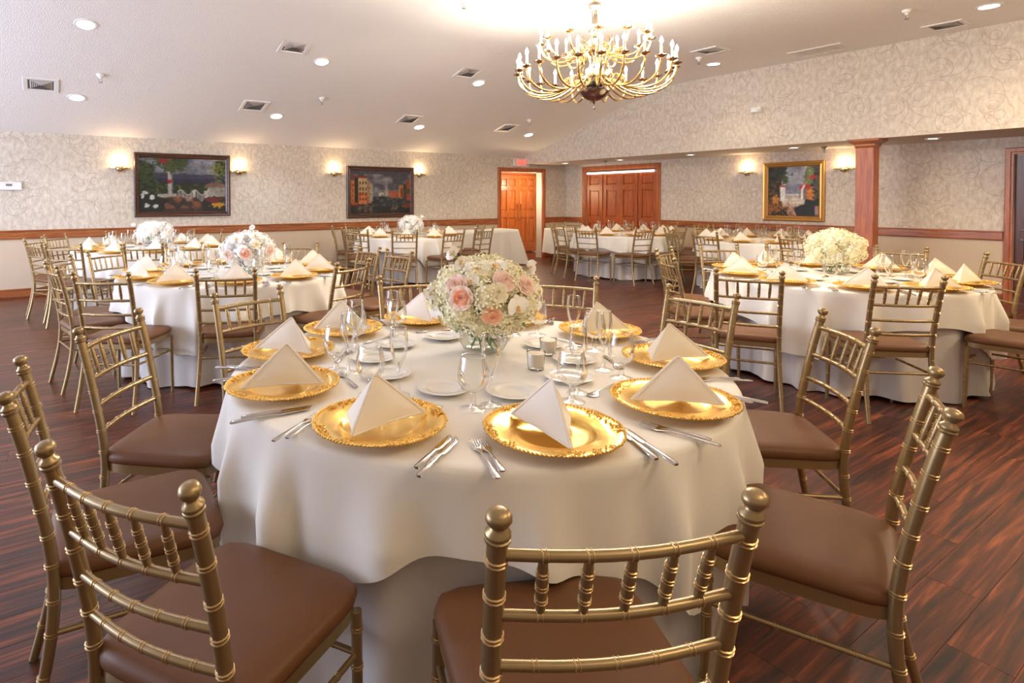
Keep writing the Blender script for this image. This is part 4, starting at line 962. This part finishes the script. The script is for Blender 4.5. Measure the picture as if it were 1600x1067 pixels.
# ------------------------------------------------------------------ flowers
def hydrangea_mesh(mat, r=.062, n=64, seed=1):
    rn = random.Random(seed); mb = MB(); mb.ball((0, 0, 0), r*.80, 10, 7)
    for i in range(n):
        z = 1-2*(i+.5)/n; t_ = i*2.39996; q = math.sqrt(1-z*z); d = Vector((q*math.cos(t_), q*math.sin(t_), z)); rr = r*rn.uniform(.90, 1.06)
        rot = d.to_track_quat('Z', 'Y').to_matrix(); sp = rn.uniform(0, 1.5); s = .0135*r/.062
        for k in range(4):
            a = sp+k*PI/2; ca, sa = math.cos(a), math.sin(a)
            loc = [(0, 0, 0), (s*.75*ca-s*.45*sa, s*.75*sa+s*.45*ca, s*.15), (s*1.25*ca, s*1.25*sa, s*.38), (s*.75*ca+s*.45*sa, s*.75*sa-s*.45*ca, s*.15)]
            mb.add([d*rr+rot@Vector(p) for p in loc], [(0, 1, 2, 3)])
    return mb.mesh('hydrangea_head', mat, angle=None)
def rose_mesh(mat, r=.036, seed=1, core=None):
    rn = random.Random(seed); mb = MB()
    mb.lathe([(.001, -.35*r), (.4*r, -.3*r), (.62*r, 0), (.55*r, .3*r), (.3*r, .42*r), (.001, .40*r)], 12, mi=0)
    for layer in range(6):
        f = layer/5; rad = r*(.16+.84*f); n = 3+layer//2*1+(2 if layer > 3 else 0); hgt = r*(.75-.22*f); open_ = .10+.62*f**1.5
        for k in range(n):
            a0 = 2*PI*k/n+layer*1.1+rn.uniform(-.2, .2); span = 2*PI/n*1.35
            def fn(u_, v_, a0=a0, span=span, rad=rad, hgt=hgt, open_=open_, f=f):
                a = a0+(u_-.5)*span*(.75+.25*math.sin(PI*v_)); rr = rad*(.45+.42*v_+open_*.42*v_**3); z = -.35*r+(hgt+.35*r)*v_**.9-.25*r*f*v_**5*1.2
                z -= .18*r*(abs(u_-.5)*2)**2*v_
                return (rr*math.cos(a), rr*math.sin(a), z)
            mb.grid(fn, 5, 4, 1 if (core and layer < 4) else 0)
    return mb.mesh('rose', [mat, core] if core else mat, angle=None)
def orchid_mesh(r=.036):
    mb = MB()
    def petal(a, L, W_, z0, curl):
        def fn(u_, v_):
            w_ = W_*math.sin(PI*min(1, v_*.9+.08))**.6*(u_-.5)*2; l = L*v_; z = z0+curl*v_*v_-.25*abs(w_)*abs(w_)/W_
            return (l*math.cos(a)-w_*math.sin(a), l*math.sin(a)+w_*math.cos(a), z)
        mb.grid(fn, 4, 5)
    for a in (90, 215, 325): petal(R(a), r*1.05, r*.36, -.003, -.004)
    for a in (12, 168): petal(R(a), r*1.05, r*.72, .002, .004)
    mb.ball((0, -.004, .006), (r*.16, r*.22, r*.16), 8, 5, 1)
    def lipf(u_, v_): w_ = r*.2*math.sin(PI*(v_*.8+.15))*(u_-.5)*2; return (w_, -.006-r*.45*v_, .007+.01*v_*(1-v_)-.2*abs(w_))
    mb.grid(lipf, 3, 4, 1)
    return mb.mesh('orchid', [M['orchid'], M['lip']], angle=None)
def leaf_mesh(L=.07, W_=.02):
    mb = MB()
    def fn(u_, v_): w_ = W_*math.sin(PI*min(.999, v_*.96+.02))**.8*(u_-.5)*2; return (w_, L*v_, .012*math.sin(PI*v_)-abs(w_)*.35)
    mb.grid(fn, 4, 7); return mb.mesh('leaf', M['leaf'], angle=None)
HY, HYW = [hydrangea_mesh(M['hyd'], seed=s) for s in (1, 2)], [hydrangea_mesh(M['hydw'], n=44, seed=s) for s in (3, 4)]
rp = plain('deep_peach_petal', (0.92, .40, .22), .6)
ROSE_P, ROSE_R, ROSE_B, ROSE_C = rose_mesh(M['roseb'], .036, 2, rp), rose_mesh(M['rosep'], .033, 3), rose_mesh(M['roseb'], .036, 4), rose_mesh(M['rosec'], .034, 5)
ORCH, LEAF = orchid_mesh(.040), leaf_mesh()
def face_dir(o, d, roll=0): o.rotation_mode = 'QUATERNION'; o.rotation_quaternion = Vector(d).to_track_quat('Z', 'Y')@Matrix.Rotation(roll, 3, 'Z').to_quaternion()
def ell_pt(v, a, b): v = Vector(v); f = 1/math.sqrt((v.x/a)**2+(v.y/a)**2+(v.z/b)**2); return v*f
vase_parts = {'bowl': lathe_mesh('bowl', [(.001, .002), (.060, .004), (.082, .014), (.094, .036), (.097, .070), (.094, .110), (.090, .124), (.088, .1245), (.087, .122)], glass_mat('vase_glass', (.96, .975, .96), .60, .6), 36, False, None),
              'water': lathe_mesh('water', [(.092, .062), (.001, .062)], glass_mat('vase_water', (.96, .97, .95), .85, .5), 30, False, None)}
def arrangement(c, zc, a, b, label, group, special=(), nh=22, white=False, seed=1, sprigs=(), scale=1.0, vlabel=''):
    rn = random.Random(seed)
    one('glass_vase', None, (c[0], c[1], ZT), 0, vlabel, 'vase', None, vase_parts)
    e = empty('flower_arrangement', (c[0], c[1], zc), 0, label, 'flowers')
    heads = HYW if white else HY
    pts = []
    for i in range(nh):
        z = 1-1.75*(i+.5)/nh; t_ = i*2.39996+seed; q = math.sqrt(max(0, 1-z*z)); d = Vector((q*math.cos(t_), q*math.sin(t_), z)); pts.append(ell_pt(d, a*.80, b*.70))
    for i, p in enumerate(pts):
        o = sub('hydrangea_head', heads[i % 2], e, p); o.rotation_euler = (rn.uniform(0, 6), rn.uniform(0, 6), 0); s = rn.uniform(.9, 1.15)*scale; o.scale = (s, s, s)
    core = MB(); core.ball((0, 0, -.02), (a*.6, a*.6, b*.6), 12, 8); core.obj('bloom_core', M['hyd'] if not white else M['hydw'], e)
    for me, nm, p, s, lb in special:
        v = ell_pt(p, a*1.02, b*1.02); o = sub(nm, me, e, v, label=lb); d = Vector((v.x/a**2, v.y/a**2, v.z/b**2)).normalized(); d = (d+Vector((-fw[0], -fw[1], .15))*.35).normalized() if nm != 'leaf' else d
        face_dir(o, d, rn.uniform(-.4, .4) if nm == 'orchid' else rn.uniform(0, 6)); o.scale = (s, s, s)
    for i in range(10):
        t_ = rn.uniform(0, 6.28); o = sub('leaf', LEAF, e, ell_pt((math.cos(t_), math.sin(t_), rn.uniform(-.9, .5)), a*.86, b*.8)); face_dir(o, (math.cos(t_), math.sin(t_), rn.uniform(-.5, .8)), rn.uniform(0, 6))
    hb = zc-ZT
    for i in range(7):
        t_ = 2*PI*i/7; mb = MB(); mb.tube([(.05*math.cos(t_), .05*math.sin(t_), -hb+.12), (.03*math.cos(t_+2.5), .03*math.sin(t_+2.5), -hb+.06), (.055*math.cos(t_+3), .055*math.sin(t_+3), -hb+.018)], .0035, 6); mb.obj('stem', M['stem'], e)
    for i in range(4):
        t_ = 1.2+i*1.7; o = sub('leaf', LEAF, e, (.06*math.cos(t_), .06*math.sin(t_), -hb+.125)); o.rotation_euler = (R(-75), 0, t_+PI/2+.6); 
    for p in sprigs:
        v = Vector(p); r0 = ell_pt(v, a*.7, b*.7); mb = MB(); mb.tube([r0, r0.lerp(v, .5)+Vector((0, 0, .012)), v], .0018, 6); st = mb.obj('sprig', M['stem'], e)
        for q in range(3):
            o = sub('blossom', ORCH, st, v+Vector((rn.uniform(-.012, .012), rn.uniform(-.012, .012), rn.uniform(-.01, .012)))); face_dir(o, (-fw[0]+rn.uniform(-.5, .5), -fw[1]+rn.uniform(-.5, .5), rn.uniform(-.3, .6)), rn.uniform(0, 6)); o.scale = (.5, .5, .5)
    return e
arrangement((1.495, 1.858), .950, .215, .140, 'large bouquet of peach roses, cream hydrangeas and white orchids on the foreground table', None, [
    (ROSE_P, 'rose', (-.186, -.104, .02), 1.12, 'open rose, pale outside with deep peach heart'), (ROSE_R, 'ranunculus', (-.106, -.179, -.039), 1.0, 'peach ranunculus'), (ROSE_B, 'rose', (-.046, -.178, .078), 1.1, 'blush pink rose'),
    (ROSE_B, 'rose', (-.183, -.068, .063), 1.05, 'blush pink rose'), (ROSE_C, 'rose', (-.084, -.189, .042), 1.0, 'cream rose'), (ROSE_B, 'rose', (.046, -.193, .057), 1.0, 'blush pink rose'),
    (ORCH, 'orchid', (-.025, -.096, .133), 1.3, None), (ORCH, 'orchid', (-.012, -.214, -.012), 1.1, None), (ORCH, 'orchid', (-.167, .07, -.081), 1.3, None), (ORCH, 'orchid', (.134, -.154, -.047), 1.1, None), (ORCH, 'orchid', (-.181, .116, -.007), 1.0, None),
    (ORCH, 'orchid', (-.095, -.077, .124), 1.2, None), (ORCH, 'orchid', (.14, -.13, .02), 1.0, None), (ORCH, 'orchid', (-.14, -.10, .08), .8, None), (ROSE_C, 'rose', (.15, .1, .05), 1.0, 'cream rose'), (ROSE_B, 'rose', (.0, .2, .02), 1.0, 'blush pink rose'), (ORCH, 'orchid', (.09, .15, .08), 1.1, None)],
    nh=34, sprigs=[(-.143, .025, .175), (-.12, .009, .14), (.118, -.15, .12), (-.215, .07, .02)], vlabel='round clear glass vase holding the large peach and cream bouquet')
arrangement((1.44, 4.93), .915, .215, .150, 'bouquet of white blooms with one bright peach rose on the near left table', None, [
    (ROSE_P, 'rose', (-.08, -.2, -.01), 1.2, 'bright peach rose'), (ROSE_B, 'rose', (-.19, -.1, -.02), 1.1, 'blush pink rose'), (ROSE_B, 'rose', (.12, -.17, .0), 1.1, 'blush pink rose'), (ROSE_C, 'rose', (.0, -.2, .05), 1.0, 'cream rose'), (ORCH, 'orchid', (.02, -.12, .12), 1.3, None), (ORCH, 'orchid', (-.12, -.1, .1), 1.3, None), (ORCH, 'orchid', (-.2, .05, .03), 1.2, None)],
    nh=26, white=True, seed=2, sprigs=[(.02, -.06, .19)], vlabel='round clear glass vase under the bouquet on the near left table')
arrangement((1.19, 8.12), .905, .225, .135, 'rounded bouquet of white hydrangeas on the far left table', None, nh=24, white=True, seed=3, sprigs=[(-.25, .0, .12)], scale=1.1, vlabel='glass vase of white hydrangeas on the far left table')
arrangement((5.30, 8.55), .895, .205, .150, 'rounded bouquet of white hydrangeas on the far middle table', None, nh=22, white=True, seed=4, sprigs=[(.15, -.1, .15)], scale=1.1, vlabel='glass vase of white hydrangeas on the far middle table')
arrangement((5.46, 2.20), .935, .205, .130, 'full bouquet of cream hydrangeas on the near right table', None, [(ROSE_C, 'rose', (-.1, -.18, .05), 1.1, None), (ROSE_C, 'rose', (.1, -.18, .06), 1.1, None), (ROSE_B, 'rose', (.16, -.1, .1), 1.0, None), (ROSE_C, 'rose', (-.18, -.05, .09), 1.0, None)], nh=30, white=False, seed=5, vlabel='glass vase of cream hydrangeas on the near right table')
# candles
vot = {'glass_cup': lathe_mesh('glass_cup', [(.001, .0), (.027, 0), (.029, .003), (.034, .066), (.0335, .0665), (.0325, .065)], M['glass'], 24, False, None),
       'wax': lathe_mesh('wax', [(.001, .0125), (.0268, .0125), (.0312, .060), (.010, .0605), (.001, .061)], M['wax'], 22, False, 50)}
for (x, y), lb in (((1.495, 1.555), 'front left votive candle in clear glass beside the foreground bouquet'), ((1.672, 1.672), 'rear right votive candle in clear glass beside the foreground bouquet'), ((1.28, 4.50), 'votive candle in glass on the near left table')):
    one('votive_candle', None, (x, y, ZT), 0, lb, 'candle', None, vot)
# small red boutonniere lying on the near right table, butter portion on a bread plate
e = empty('boutonniere', (5.08, 2.10, ZT), .4, 'tiny red flower sprig lying among plates on the near right table', 'flower')
o = sub('bloom', rose_mesh(M['red'], .018, 9), e, (0, 0, .02)); o = sub('leaf', LEAF, e, (-.01, 0, .012), (0, 0, 1.0)); o.scale = (.8, .8, .8)
